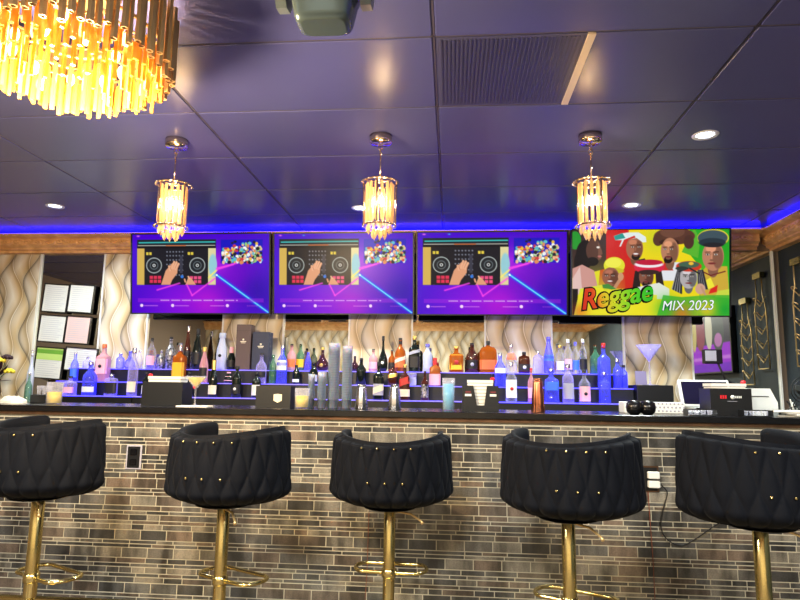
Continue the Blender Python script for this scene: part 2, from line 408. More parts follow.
# tiered lit liquor shelves
T = {0:(4.655,.985+.10), 1:(4.79,.985+.21), 2:(4.94,.985+.318)}   # centre Y, top z
def tiers(x0,x1,m,label):
    t = thing('tiered_liquor_shelf',label,'bottle shelf',group='stepped lit liquor shelves')
    for i in T:
        y,z = T[i]; MB().box(x0,x1,y-.068,y+.0675,.986,z-.0075).build('riser','black',t)
        MB().rbox(x0-.002,x1+.002,y-.07,y+.066,z-.007,z-.001,r=.002,n=1).build('lit_step',m,t)
def X0(px,Y=4.8): return atY(px,385,Y).x
tiers(X0(62),X0(146),'tierblue','stepped black liquor shelf with blue glowing edges, at the left')
tiers(X0(147),X0(492),'tierviol','long stepped black liquor shelf with violet edges, in the middle')
tiers(X0(493),X0(630),'tierblue','stepped black liquor shelf with strong blue edges, at the right')
SHELFEND = X0(630)

# ------------------------------------------------------------------ bottles
PROF = {
 'round': [(.86,0),(1,.02),(1,.52),(.93,.60),(.55,.70),(.34,.76),(.31,.90),(.36,.905),(.36,.93),(.30,.935)],
 'slim':  [(.9,0),(1,.02),(1,.60),(.9,.68),(.5,.76),(.38,.80),(.34,.93),(.40,.935),(.4,.95)],
 'champ': [(.9,0),(1,.02),(1,.38),(.93,.50),(.68,.64),(.42,.76),(.36,.84),(.36,.93),(.42,.935),(.42,.95)],
 'cognac':[(.55,0),(.7,.01),(.96,.10),(1,.22),(.92,.34),(.62,.47),(.33,.58),(.24,.70),(.2,.92),(.24,.925),(.24,.94)],
 'square':[(.95,0),(1,.02),(1,.60),(.93,.66),(.5,.71),(.30,.76),(.29,.9),(.33,.905),(.33,.93)],
 'flask': [(.93,0),(1,.02),(1,.62),(.94,.72),(.72,.79),(.3,.83),(.2,.87),(.2,.93)],
 'squat': [(.9,0),(1,.03),(1,.68),(.9,.78),(.4,.82),(.32,.85),(.32,.93)],
 'tall':  [(.8,0),(1,.02),(.98,.45),(.7,.62),(.42,.78),(.34,.94)],
 'vase':  [(.7,0),(.85,.02),(1,.3),(.95,.55),(.6,.75),(.45,.9),(.55,.97)],
}
def prof_r(pr, t):
    for (r0,z0),(r1,z1) in zip(pr,pr[1:]):
        if z0 <= t <= z1: return r0+(r1-r0)*(t-z0)/max(z1-z0,1e-6)
    return pr[-1][0]
PLACED = []
def bottle(px, ytop, tier, wpx, kind, glass, cap, lab, label, lb=(.12,.42), emblem=None, dy=0, capfrac=None, band=None, group='liquor bottles on the stepped shelf', name='liquor_bottle', Y=None, Z=None):
    y, z = T[tier] if Y is None else (Y, Z)
    z += .0005; y0 = y; kr = .8 if kind in ('square',) else 1
    for dy in (0,.022,-.022,.03,-.03):
        ok = True; y = y0+dy; x = atY(px,ytop,y).x; r = wpx/F*y/2
        for (bx,by,br) in PLACED:
            if (x-bx)**2+(y-by)**2 < (r+br+.002)**2: ok = False
        if ok: break
    if not ok:
        y = y0; x = atY(px,ytop,y).x; r = wpx/F*y/2
        for it in range(3):
            for (bx,by,br) in PLACED:
                d = math.hypot(x-bx,y-by)
                if d < r+br+.002:
                    if r > .024: r = max(.022, r*.9)
                    if d < r+br+.002: x = bx+math.copysign(math.sqrt(max((r+br+.003)**2-(y-by)**2,0)), x-bx)
    PLACED.append((x,y,r)); p = atY(px, ytop, y); h = p.z-z
    t = thing(name, label, 'bottle', (x,y,z), 0, group)
    pr = PROF[kind]; pw = 2; eyy = 1
    if kind in ('square',): pw = 6
    if kind in ('flask','squat'): pw = 4; eyy = .55
    q = .84 if pw > 2 else 1
    P2 = [(a*r, b*h) for a,b in pr]; 
    MB().lathe(P2, 20 if pw == 2 else 24, ey=eyy, p=pw).build('glass_body', glass, t)
    zt = pr[-1][1]*h; zc0 = (capfrac or (.88 if kind in ('round','square','slim') else .86))*h; rc = max(pr[-1][0]*r*1.12,.008)
    if cap:
        MB().lathe([(rc,zc0+.002),(rc*1.02,zc0+.006),(rc,h-.004),(rc*.9,h)],14).build('cap', cap, t)
    def patch(a0, a1, t0, t1, off=.0012, slant=0):
        rings = []
        for i in range(9):
            u = i/8; a = -PI/2+(-a1+2*a1*u)
            for sgn in (0,): pass
            ca, sa = math.cos(a), math.sin(a); qq = (abs(ca)**pw+abs(sa)**pw)**(-1/pw) if pw != 2 else 1
            dz = slant*(u-.5)
            col = []
            for tt, oo in ((t0,off),(t1,off),(t1,-.0008),(t0,-.0008)):
                tq = min(max(tt+dz,0.02),.97); rr = prof_r(pr,tq)*r+oo
                col.append((rr*qq*ca, rr*eyy*qq*sa, tq*h))
            rings.append(col)
        m_ = MB(); m_.loft(rings, smooth=False); return m_
    if lab:
        patch(0, 1.15, lb[0], lb[1]).build('paper_label', lab, t)
    if band:
        patch(0, 1.2, band[1], band[2], .0022, slant=.13).build('slanted_band', band[0], t)
    if emblem:
        tm = (lb[0]+lb[1])/2; rr = (prof_r(pr,tm)*r)*(eyy)+.003
        MB().lathe([(.0005,0),(.3*r,0),(.3*r,.0015),(.0005,.0015)],14,M4=Matrix.Translation((0,-rr+.0012,tm*h)) @ Matrix.Rotation(PI/2,4,'X')).build('emblem', emblem, t)
    return t
B = bottle
# left, blue lit shelf
B(71,376,0,11,'square','violet','blackl','pinkl','squat violet lit bottle at the left end of the lowest step')
B(76,352,1,8,'round','blue_and_lit','silver','bluel','slim blue lit bottle with dark neck below the landscape document frame')
B(88,357,2,9,'round','violet','silver',None,'pale violet lit bottle behind the large blue bottle, top step')
B(91.5,362,0,14,'round','blue_and_lit','silver','whitepl','large deep blue bottle with small white label at its foot',lb=(.1,.26))
B(105,344,1,12,'square','pinkg','orange','pinkl','pink bottle with orange cap and dark emblem, left shelf',lb=(.2,.6),emblem='blackl')
B(112,374,0,13,'squat','violet','silver','blackl','short violet lit bottle with a square black label',lb=(.1,.6))
B(121,353,2,8,'slim','blue_and_lit','silver',None,'thin blue lit bottle left of the round blue decanter on the top step')
B(127.5,351,2,13,'cognac','blue_and_lit','blue_and_lit',None,'round blue lit decanter shaped bottle on the top step at left')
B(135,348,0,10,'slim','violet','silver','cream','tall clear bottle with cream label, right end of left shelf',lb=(.08,.3))
B(140,350,2,7,'tall','clear','silver',None,'thin clear bottle at the right end of the left shelf')
# middle shelf
B(152.6,338,2,9,'round','clear','blackl','pinkl','clear bottle with black cap, leftmost on the middle shelf')
B(162,350,2,8,'round','silverblack','silver',None,'short mottled silver bottle left of the taller mottled one')
B(168,337,2,11,'round','silverblack','blackl',None,'mottled silver and black bottle left of the yellow label bottle')
B(181,343,1,12,'square','amber','silver','yellow','amber bottle with bright yellow label and silver cap',lb=(.1,.5),capfrac=.78)
B(189,326,2,7,'tall','brown','silver','blackl','very tall slender dark bottle right of the yellow label bottle')
B(198.7,329,2,10,'tall','dark','blackl','blackl','tall dark tapering bottle right of the slender one')
B(205,347,1,9,'champ','pinkg','goldl','blackl','rose champagne bottle with pink gold foil, left one')
B(214.5,360,0,9,'champ','dark','goldl','cream','dark champagne bottle with gold neck and cream label',lb=(.08,.32),capfrac=.6)
B(223,333,2,11,'vase','frost','frost',None,'tall frosted white vase shaped bottle with a dark bird mark',lb=(.25,.5),emblem='blackl')
B(232,347,2,9,'champ','dark','pinkl','blackl','dark champagne bottle with pink foil neck, beside the brown carton',capfrac=.62)
B(229,372,1,9,'champ','dark','pinkl','pinkl','dark wine bottle with pink label below the pink foil bottle',lb=(.2,.6))
B(237.5,366,0,10,'slim','dark','blackl','blackl','dark wine bottle with white diamond label',emblem='white')
B(190,372,0,9,'slim','dark','blackl','white','dark wine bottle with white label behind the martini glass',lb=(.1,.45))
B(147,372,0,8,'slim','dark','blackl','white','dark wine bottle with white label left of the napkin box',lb=(.1,.45))
B(257,372,0,9,'slim','dark','blackl','white','dark wine bottle with white label beside the shield napkin box',lb=(.1,.5))
B(262,353,1,11,'round','violet','blackl','blackl','clear grey bottle with dark round label before the navy carton',lb=(.2,.4))
B(273.5,355,1,7,'slim','green','green',None,'slim green necked bottle left of the blue footed bottle')
B(278.5,345,1,12,'round','blue_and_lit','silver','whitepl','large pale bottle glowing blue at its foot, right of navy carton',lb=(.35,.6))
B(284.5,350,2,7,'slim','green','green',None,'slim green necked bottle right of the blue footed bottle')
B(292,344,2,9,'round','pinkg','blackl','orange','peach coloured bottle with dark cap left of the green headed one')
B(299.5,344,2,9,'round','green','dark','yellow','dark green capped bottle with yellow green label')
B(296.5,365,1,7,'slim','dark','blackl','white','small dark bottle with white dot in front of the green capped bottle',lb=(.1,.25))
B(305,352,2,8,'tall','blue_and_lit','blue_and_lit',None,'pale blue small bottle left of the cup stacks')
B(323,347,2,13,'cognac','rubyg','goldl',None,'round maroon flask with gold emblem left of the cup stacks',lb=(.1,.35),emblem='goldl')
B(314,362,1,9,'round','dark','blackl','greyl','dark bottle behind the smallest cup stack')
B(347,346,1,7,'slim','dark','blackl','blackl','dark bottle between the two tallest cup stacks')
B(355,356,2,10,'cognac','rubyg','blackl',None,'round maroon flask right of the cup stacks')
B(361.5,358,1,10,'round','dark','blackl',None,'black and green bottle above the left silver tin')
B(373.5,349,2,9,'round','pinkg','blackl','pinkl','pale peach bottle with black cap left of the round green bottle')
B(381.6,336,2,11,'cognac','dark','blackl',None,'long necked round dark green bottle with a white dot',lb=(.12,.36),emblem='white')
B(379,362,0,10,'square','dark','blackl','greyl','square dark bottle with slanted grey band, leftmost of three',band=('cream',.2,.36))
B(390.5,350,2,8,'round','amber','blackl','blackl','small amber bottle left of the amber flask')
B(393,365,1,9,'square','brown','blackl',None,'square brown bottle with slanted gold band, middle of three',band=('goldl',.38,.55))
B(400.5,338,2,11,'round','amber','blackl','orange','amber bottle with tall black cap and round orange label',capfrac=.8,band=('cream',.3,.4))
B(405,364,0,10,'square','brown','goldl','cream','square brown bottle with slanted red band, rightmost of three',band=('redl',.42,.62),lb=(.1,.3))
B(414.6,336,2,11,'square','dark','goldl','blackl','black square bottle with gold cap and slanted silver band',band=('greyl',.5,.58))
B(427.6,344,2,9,'slim','frost','blue_and_lit','frost','tall frosted pale blue bottle left of the red capped sauce')
B(425,371,0,8,'round','brown','blackl','silverblack','small brown bottle with black cap and mottled label, lowest step',lb=(.1,.55))
B(435,358,1,11,'square','amber','red','pinkl','red capped bottle with broad white pink label',lb=(.02,.42),capfrac=.72)
B(456.4,346,2,14,'square','amber','goldl','yellow','amber whiskey bottle with yellow label and red figure',lb=(.1,.66),emblem='redl')
B(472,343,2,12,'round','brown','blackl','blackl','dark brown ribbed bottle between whiskey and large flask',emblem='greyl')
B(488,341,2,17,'flask','amber','blackl','orange','large flat amber flask with orange red band across its foot',lb=(.1,.4))
# right, strong blue shelf
B(500,353,1,11,'round','blue_and_lit','silver','whitepl','blue lit bottle right of the large amber flask',lb=(.4,.55))
B(511,344,2,11,'round','clear','silver','orange','clear bottle with round orange label near its shoulder',lb=(.45,.68))
B(511,362,0,11,'round','clear','silver','white','clear bottle with white label and small red dot',lb=(.1,.55),emblem='redl')
B(524,352,2,11,'squat','brown','blackl','blackl','small dark brown square bottle with white scribble',emblem='white')
B(531,368,0,7,'round','pinkg','red','pinkl','small red capped bottle left of the copper tin')
B(538,351,2,10,'flask','violet','silver',None,'pale pinkish flask bottle above the copper tin')
B(548.3,337,2,10,'tall','blue_and_lit','blue_and_lit','bluel','tall slender bright blue bottle with light blue shoulder',lb=(.34,.5))
B(551,368,0,13,'square','blue_and_lit','silver','bluel','wide deep blue bottle on the lowest step right of the copper tin',lb=(.35,.6))
B(559.5,345,2,8,'slim','clear','goldl','whitepl','slender clear bottle with gold cap, leftmost of four')
B(566,339,2,8,'slim','clear','whitepl','pinkl','slender clear bottle with white cap, second of four')
B(572.5,342,2,7,'slim','clear','blue_and_lit','bluel','slender clear bottle with blue cap, third of four')
B(579.5,339,2,8,'slim','clear','whitepl','blackl','slender clear bottle with tall white cap, rightmost of four')
B(567.5,364,0,11,'slim','violet','silver','greyl','violet lit bottle with large grey label on the lowest step',lb=(.1,.5))
B(584,370,0,11,'round','clear','blackl','pinkl','clear bottle with pink label and dark round seal',lb=(.05,.5),emblem='blackl')
B(595,345,2,10,'round','green','brown',None,'greenish clear bottle with dark brown stopper')
B(603,343,1,11,'square','blue_and_lit','redl',None,'square blue lit bottle with red cap')
B(604,372,0,10,'square','blue_and_lit','silver',None,'deep blue lit bottle on the lowest step below the red capped one')
B(617,359,1,8,'slim','blue_and_lit','silver',None,'pale blue lit slim bottle near the right end of the shelf')
B(623.5,365,1,7,'slim','blue_and_lit','blackl',None,'small blue lit bottle with dark cap at the right end of the shelf')

# cartons
def carton(pxa,pxb,ytop,tier,m,label,dy=0):
    y,z = T[tier]; y += dy; a = atY(pxa,ytop,y); b = atY(pxb,ytop,y); z += .0005
    t = thing('bottle_carton',label,'box',((a.x+b.x)/2,y,z),0,'bottle cartons'); wd = (b.x-a.x)/2; h = a.z-z
    MB().rbox(-wd,wd,-.05,.05,0,h,r=.003,n=1).build('carton',m,t)
    MB().box(-wd-.0006,wd+.0006,-.0506,.0506,h*.86,h*.863).build('lid_seam','blackl',t)
    mb = MB()
    zc = h*.62
    mb.box(-.024,.024,-.0515,-.05,zc-.003,zc+.003); mb.box(-.018,.018,-.0515,-.05,zc-.013,zc-.009)
    mb.lathe([(.0005,0),(.008,0),(.008,.0015),(.0005,.0015)],8,M4=Matrix.Translation((0,-.05,zc+.016)) @ Matrix.Rotation(PI/2,4,'X'))
    mb.build('printed_mark','cream',t)
carton(239,253.3,325,2,'brownbox','tall brown bottle carton with small cream lettering')
carton(254.8,271.6,332.5,2,'navy','wide navy bottle carton with small cream crest, right of the brown one')

# ------------------------------------------------------------------ things on the bar top
ZB = 1.0505
def onbar(px, Y=3.62): return atY(px, 400, Y).x
def napkin_box(px, wpx, ytop, label, kind, Y=3.6):
    x = onbar(px,Y); h = atY(px,ytop,Y).z-ZB; wd = wpx/F*Y/2
    t = thing('napkin_holder',label,'napkin holder',(x,Y,ZB),0,'black napkin holders on the bar')
    mb = MB()
    if kind == 'notch':
        mb.prism([(-wd,0),(wd,0),(wd,h*.9),(wd*.35,h*.9),(wd*.2,h*.2),(-wd*.2,h*.2),(-wd*.4,h*.9),(-wd,h*.9)],-.075,-.07)
        mb.prism([(-wd,0),(wd,0),(wd,h*.9),(-wd,h*.9)],.07,.075)
        mb.box(-wd,wd,-.07,.07,0,.004); mb.box(-wd,-wd+.004,-.07,.07,.004,h*.9); mb.box(wd-.004,wd,-.07,.07,.004,h*.9)
        mb.box(-wd*.05,wd*.05,-.069,.069,.004,.006)
    else:
        mb.prism([(-wd,0),(wd,0),(wd,h*.88),(-wd,h*.88)],-.075,-.07)
        mb.prism([(-wd,0),(wd,0),(wd,h*.88),(-wd,h*.88)],.07,.075)
        mb.box(-wd,wd,-.07,.07,0,.004); mb.box(-wd,-wd+.004,-.07,.07,.004,h*.88); mb.box(wd-.004,wd,-.07,.07,.004,h*.88)
    mb.build('holder','black',t)
    # marks on the front
    if kind == 'shield':
        MB().prism([(.0,.028),(.024,.04),(.024,.075),(.0,.078),(-.024,.075),(-.024,.04)],-.0765,-.0752,Matrix.Translation((.028,0,0))).build('shield_mark','cream',t)
    if kind == 'notch':
        for s in (-1,1):
            MB().box(s*wd*.68-.018,s*wd*.68+.018,-.0762,-.0752,h*.52,h*.6).build('front_mark','whitepl',t)
            MB().box(s*wd*.68-.015,s*wd*.68+.015,-.0762,-.0752,h*.64,h*.7).build('front_mark',mat('dim red mark',(110,40,45),.5),t)
    if kind == 'logo':
        lm = MB()
        for k in range(3): lm.box(-.055+k*.012,-.047+k*.012,-.0762,-.0752,h*.55,h*.66); 
        lm.build('red_mark','red',t)
        l2 = MB().lathe([(.0005,0),(.011,0),(.011,.0012),(.0005,.0012)],12,M4=Matrix.Translation((.008,-.0752,h*.6)) @ Matrix.Rotation(PI/2,4,'X'))
        for k in range(4): l2.box(.02+k*.009,.026+k*.009,-.0762,-.0752,h*.57,h*.64)
        l2.build('white_mark','whitepl',t)
        MB().box(-.02,.03,-.0762,-.0752,h*.46,h*.475).build('underline','greyl',t)
    return x, Y, h, wd
def napkins(x, Y, z0, h, wd, label, red=1):
    t = thing('napkin_stack',label,'napkins',(x,Y,z0),0,'napkins in the holders')
    mb = MB(); rr = random.Random(int(x*100))
    n = 9; hh = h/n
    for k in range(n):
        a = (rr.random()-.5)*.05; sp = .6+.4*k/n
        M4 = Matrix.Rotation(a,4,'Z')
        mb.box(-wd*sp,wd*sp,-.055,.055,k*hh,k*hh+hh*.85,M4)
    mb.build('paper_sheets','white',t)
    if red: MB().ball((red*wd*.92,-.03,h+.004),.014,8,5,ez=.8).build('red_corner','red',t)
x,Y,h,wd = napkin_box(167,42,379,'long plain black napkin holder behind the martini glass','plain',3.72); napkins(x,Y,ZB+.006,h+.012,wd*.86,'white napkins with a red corner in the long plain black holder',-1)
napkin_box(276.5,35,383,'black napkin holder with a cream shield mark','shield')
x,Y,h,wd = napkin_box(480,35,383,'black napkin holder with V shaped notch full of napkins','notch'); napkins(x,Y,ZB+.0065,h+.012,wd*.75,'crumpled white napkins spilling from the notched holder',1)
x,Y,h,wd = napkin_box(725,37,385,'black napkin holder with red and white marks near the register','logo',3.5); napkins(x,Y,ZB+.006,h+.004,wd*.9,'white napkins with a red corner in the holder near the register',1)

def stemglass(px, ytop, Y, z, wpx, bowl, drink, label, cat='glass', glass='clear', bowlfrac=.45, coaster=None):
    x = atY(px,400,Y).x; h = atY(px,ytop,Y).z-z; r = wpx/F*Y/2
    t = thing('martini_glass',label,cat,(x,Y,z))
    zb = h*(1-bowlfrac)
    MB().lathe([(r*.62,0),(r*.62,.002),(.008,.006),(.0045,.015),(.0045,zb-.006),(.007,zb)],18).build('stem',glass,t)
    MB().lathe([(.004,zb),(r,h),(r-.002,h),(.003,zb+.004)],24).build('bowl',glass,t)
    if drink: MB().lathe([(.0015,zb+.007),(r*.84,h-.008*1),(.0005,h-.008)],24).build('drink',drink,t)
    return t, x, h
t,x,h = stemglass(195,376,3.45,ZB+.004,22,1,'yellowdr','martini glass of yellow cocktail standing on a white napkin')
MB().ball((-.006,-.004,h*.62),.009,8,5).build('cherry','red',t)
tag(MB().rbox(-.09,.09,-.06,.06,0,.003,r=.01,M4=Matrix.Translation((x,3.45,ZB)) @ Matrix.Rotation(.1,4,'Z')).build('cocktail_napkin','white'),'flat white napkin under the yellow martini','napkin')
def tumbler(px,pw,ytop,Y,drink,label,fill=.7,pw2=2,ice=True):
    x = onbar(px,Y); h = atY(px,ytop,Y).z-ZB; r = pw/F*Y/2
    t = thing('drinking_glass',label,'glass',(x,Y,ZB))
    MB().lathe([(r*.93,0),(r,h),(r-.0022,h),(r*.9-.0015,.006),(.0005,.006)],22).build('glass','clear',t)
    MB().lathe([(.0005,.0065),(r*.9-.002,.0065),(r*(.9+.07*fill)-.0026,h*fill),(.0005,h*fill)],22).build('drink',drink,t)
    if ice:
        for k in range(3):
            M4 = Matrix.Translation(((k-1)*r*.5,(k%2)*.01-.005,h*fill+.004)) @ Euler((k,k*2,.5)).to_matrix().to_4x4()
            MB().rbox(-.009,.009,-.009,.009,-.009,.009,r=.003,n=1,M4=M4).build('ice_cube','clear',t)
    return t
tumbler(54,16,382,3.5,'yellowdr','short glass of yellow drink at the left by the blue bottles',.55)
tumbler(302,15,388,3.5,'yellowdr','short glass of yellow drink left of the cup stacks',.62)
tumbler(448.5,12.5,378,3.5,'bluedr','tall straight glass of light blue cocktail',.82)
def cups(px,pw,ytop,Y,label):
    x = onbar(px,Y); h = atY(px,ytop,Y).z-ZB; r = pw/F*Y/2
    t = thing('cup_stack',label,'cups',(x,Y,ZB),0,'stacked clear plastic cups'); 
    n = max(5,int(h/.011)); 
    for k in range(n):
        z0 = k*(h-.05)/n
        m_ = MB().lathe([(r*.8,z0),(r*.97,z0+.05),(r,z0+.05),(r,z0+.053),(r*.95,z0+.053),(r*.78,z0+.002)],14,caps=True)
        m_.build('plastic_cup','cup',t)
cups(333,12,342,3.66,'tallest stack of clear plastic cups, left of the tall pair')
cups(346.5,10.5,345,3.62,'tall thinner stack of clear plastic cups, right of the tall pair')
cups(321.5,9,371,3.6,'shorter stack of clear plastic cups just left of the tall pair')
cups(311,7,373,3.66,'small narrow stack of clear cups beside the yellow drink')
def shaker(px,pw,ytop,m,label,Y=3.5):
    x = onbar(px,Y); h = atY(px,ytop,Y).z-ZB; r = pw/F*Y/2
    t = thing('fluted_tin',label,'bar tin',(x,Y,ZB)); n = 40; rings = []
    for rr,z in ((.97,0),(1,.02*h),(.85,h*.5),(.68,h*.92),(.62,h)):
        rings.append([(r*rr*(1+.05*math.cos(10*2*PI*k/n))*math.cos(2*PI*k/n), r*rr*(1+.05*math.cos(10*2*PI*k/n))*math.sin(2*PI*k/n), z) for k in range(n)])
    MB().loft(rings).build('body',m,t); MB().lathe([(r*.66,h+.0003),(r*.7,h+.004),(r*.66,h+.008),(r*.2,h+.010)],18).build('rim',m,t)
shaker(361.5,13,386,'silver','fluted silver tin right of the cup stacks')
shaker(394.5,13,386,'silver','fluted silver tin before the slanted band bottles')
t = shaker(538,13,380,'copper','fluted copper tin before the blue bottles')

tag(MB().lathe([(.03,0),(.035,.01),(.035,.085),(.04,.09),(.037,.09),(.032,.012),(.0005,.01)],20).build('white_mug','whitepl',loc=(atY(412,375,T[1][0]).x,T[1][0]-.02,T[1][1]+.0005)),'small white cup on the middle step under the black square bottle','cup')
# left end
t = thing('paper_cloth','crumpled white paper towel on the bar at far left','paper towel',(onbar(19,3.6),3.55,ZB))
rings = []; rr = random.Random(5)
for i,(s,z) in enumerate(((1,0),(.95,.016),(.7,.03),(.3,.036))): rings.append([(s*.075*math.cos(a)*(1+.12*rr.random()),s*.05*math.sin(a)*(1+.2*rr.random()),z*(.8+.5*rr.random()) if i else 0) for a in [2*PI*k/16 for k in range(16)]])
MB().loft(rings,smooth=False).build('towel','white',t)
t = thing('bar_caddy','low black bar tray with small clear glasses at the left','tray',(onbar(39,3.66)+.03,3.66,ZB))
MB().rbox(-.055,.055,-.05,.05,0,.05,r=.004,n=1).build('tray','black',t)
for k in range(3):
    g_ = thing('shot_glass',('left','middle','right')[k]+' clear shot glass on the low black tray','glass',(onbar(39,3.66)-.004+.034*k,3.66,ZB+.0505),0,'shot glasses on the tray')
    MB().lathe([(.010,0),(.0155,.055),(.0140,.055),(.009,.006),(.0005,.006)],14).build('glass','clear',g_)
for nm_,px,yt,m_,lb_ in (('green_bottle',30,372,'green','short green bottle low behind the bar at far left'),('white_bottle',33,350,'frost','pale round topped bottle left of the document frames')):
    B(px,yt,1,7,'round',m_,'silver',None,lb_,Y=4.75 if px==30 else 4.9,Z=.9855,group='bottles at the far left')
# flowers
fx = atY(-4,360,4.8).x
t = thing('flower_arrangement','yellow and plum flower arrangement at the left picture edge','flowers',(fx,4.8,.986))
MB().lathe([(.04,0),(.05,.01),(.06,.12),(.045,.2),(.05,.22),(.04,.22),(.03,.02)],20).build('vase','brown',t)
rr = random.Random(2)
for k in range(7):
    a = rr.random()*6.28; c = Vector((.02+.09*math.cos(a)+.03*k/7, .06*math.sin(a), .28+.13*rr.random())); mb = MB()
    for q in range(3):
        n = 7
        for j in range(n):
            b = 2*PI*j/n+q*.4; r0 = .012+.011*q
            mb.ball(c+Vector((r0*math.cos(b),r0*math.sin(b),-.006*q)),.012,6,4,ez=1.3)
    fl = mb.build('bloom','petal' if k%3 else 'darkpetal',t)
    MB().tube([(0,0,.18),(c.x*.5,c.y*.5,.24),tuple(c)],.003,5).build('stem','green',t)
for k in range(12):
    a = rr.random()*6.28; e_ = Vector((.14*math.cos(a),.1*math.sin(a),.2+.24*rr.random())); mb = MB(); mid = e_*.6+Vector((0,0,.08)); s_ = Vector((-math.sin(a),math.cos(a),0))*.02
    mb.add([(0,0,.2),mid+s_,e_,mid-s_,mid+Vector((0,0,.006))],[(0,1,4),(1,2,4),(2,3,4),(3,0,4),(0,3,2,1)]); mb.build('leaf','darkpetal',t)

# framed documents on the left mirror, leaning a little
def doc(xa,ya,xb,yb,m,label,band=None,Y=5.135):
    a = atY(xa,ya,Y); b = atY(xb,yb,Y); cx,cz = (a.x+b.x)/2,(a.z+b.z)/2; wd,hh = abs(b.x-a.x)/2,abs(a.z-b.z)/2
    t = thing('document_frame',label,'framed document',(cx,Y,cz),0,'black framed documents by the mirror'); t.rotation_euler = (0,math.radians(3.5),0)
    e_ = .009
    MB().box(-wd-e_,wd+e_,.006,.014,-hh-e_,hh+e_).build('backing','black',t)
    fr = MB()
    for q in ((-wd-e_,-wd,-hh-e_,hh+e_),(wd,wd+e_,-hh-e_,hh+e_),(-wd,wd,hh,hh+e_),(-wd,wd,-hh-e_,-hh)): fr.box(q[0],q[1],-.006,.006,q[2],q[3])
    fr.build('frame','black',t)
    pg = MB().box(-wd,wd,0,.0055,-hh,hh).build('page',m,t)
    mb = MB(); n = int(hh*2/.018)
    for k in range(1,n):
        z_ = hh-k*.018-.004; mb.box(-wd*.8,wd*(.8-.5*((k*7)%3)/3),-.0006,.0001,z_,z_+.003)
    mb.build('printed_lines','greyl',pg)
    if band:
        MB().box(-wd,wd,-.0012,-.0006,hh*.2,hh).build('header','%s'%band,pg); MB().box(-wd,wd,-.0018,-.0012,hh*.62,hh*.9).build('header_bar',mat('dark green bar',(96,150,50),.6),pg)
M['greenhead'] = mat('green header',(170,200,110),.6); M['pinkpage'] = mat('pinkish page',(205,180,175),.7); M['page'] = mat('page',(205,208,205),.7); M['tanpage'] = mat('tan page',(205,190,175),.7)
doc(45,285,66,311.5,'page','framed white page, top left of six')
doc(70.5,285.5,91.5,312,'page','framed white page, top right of six')
doc(41,316,63.5,341.5,'page','framed white page, middle left of six')
doc(67.5,317,88,343,'pinkpage','framed pinkish page, middle right of six')
doc(37,348,60.5,378,'page','framed page with green heading, bottom left of six','greenhead')
doc(66.5,348.5,95,370.5,'page','framed landscape page, bottom right of six behind blue bottles')

# ------------------------------------------------------------------ right end of the bar
x = onbar(707,3.78); t = thing('register_screen','white framed register terminal with dark screen behind the napkin holder','register',(x,3.78,ZB))
M4 = Matrix.Translation((0,0,.035)) @ Matrix.Rotation(math.radians(-20),4,'X')
def sidequad(mb,pts,y0,y1): mb.prism(pts,y0,y1,M4)
mb = MB(); mb.rbox(-.145,.145,-.012,.012,0,.165,r=.006,M4=M4); mb.build('screen_frame','whitepl',t)
mb = MB(); mb.box(-.13,.13,-.0135,-.0121,.014,.152,M4); mb.build('screen',mat('dark screen',(26,24,48),.12),t)
MB().rbox(-.09,.09,-.07,.07,0,.012,r=.01).build('stand_foot','whitepl',t); MB().tube([(0,.02,.01),(0,.03,.05),(0,.035,.1)],.014).build('stand_neck','whitepl',t)
x = onbar(755,3.62); t = thing('receipt_printer','white receipt printer on the bar right of the napkin holder','printer',(x,3.62,ZB))
mb = MB().prism([(-.075,0),(.085,0),(.085,.07),(.05,.145),(-.07,.145),(-.075,.14)],-.07,.09); mb.build('printer_body','whitepl',t)
MB().box(-.05,.04,-.0715,-.07,.1,.104).build('paper_slot','black',t)
t = thing('paper_pile','loose white papers and receipts at the right end','papers',(onbar(787,3.5),3.46,ZB)); rr = random.Random(9)
for k in range(7):
    M4 = Matrix.Translation((rr.uniform(-.06,.05),rr.uniform(-.06,.02),.0015+.0045*k)) @ Matrix.Rotation(rr.uniform(-.6,.6),4,'Z')
    MB().box(-.07,.07,-.05,.05,0,.004,M4).build('sheet','white',t)
t = thing('wire_gadget','small tangled white and black bar gadget on the papers','gadget',(onbar(787,3.5)+.01,3.46,ZB+.0335))
for k in range(5):
    a = k*1.3; MB().tube([(-.03+.01*k,0,.004),(.03*math.cos(a),.02*math.sin(a),.03+.008*k),(.04-.012*k,.02,.004)],.0035,6).build('wire','whitepl' if k%2 else 'black',t)
for px,lb_ in ((694,'low black tray with clear cups left of the logo napkin holder'),(748,'low black tray with small clear cups before the receipt printer')):
    xx = onbar(px,3.4); t = thing('condiment_tray',lb_,'tray',(xx,3.33,ZB),0,'low black trays near the register')
    MB().rbox(-.07,.07,-.035,.035,0,.006,r=.004,n=1).build('tray_base','black',t)
    for k in range(4): 
        MB().lathe([(.011,.0065),(.0135,.03),(.0125,.03),(.010,.009),(.0005,.009)],12,c=(-.048+.032*k,0,0)).build('cup','clear',t)
    MB().box(-.07,.07,-.0355,-.035,.03,.034).box(-.07,.07,.035,.0355,.03,.034).box(-.0705,-.07,-.0355,.0355,0,.034).box(.07,.0705,-.0355,.0355,0,.034).build('rail','black',t)
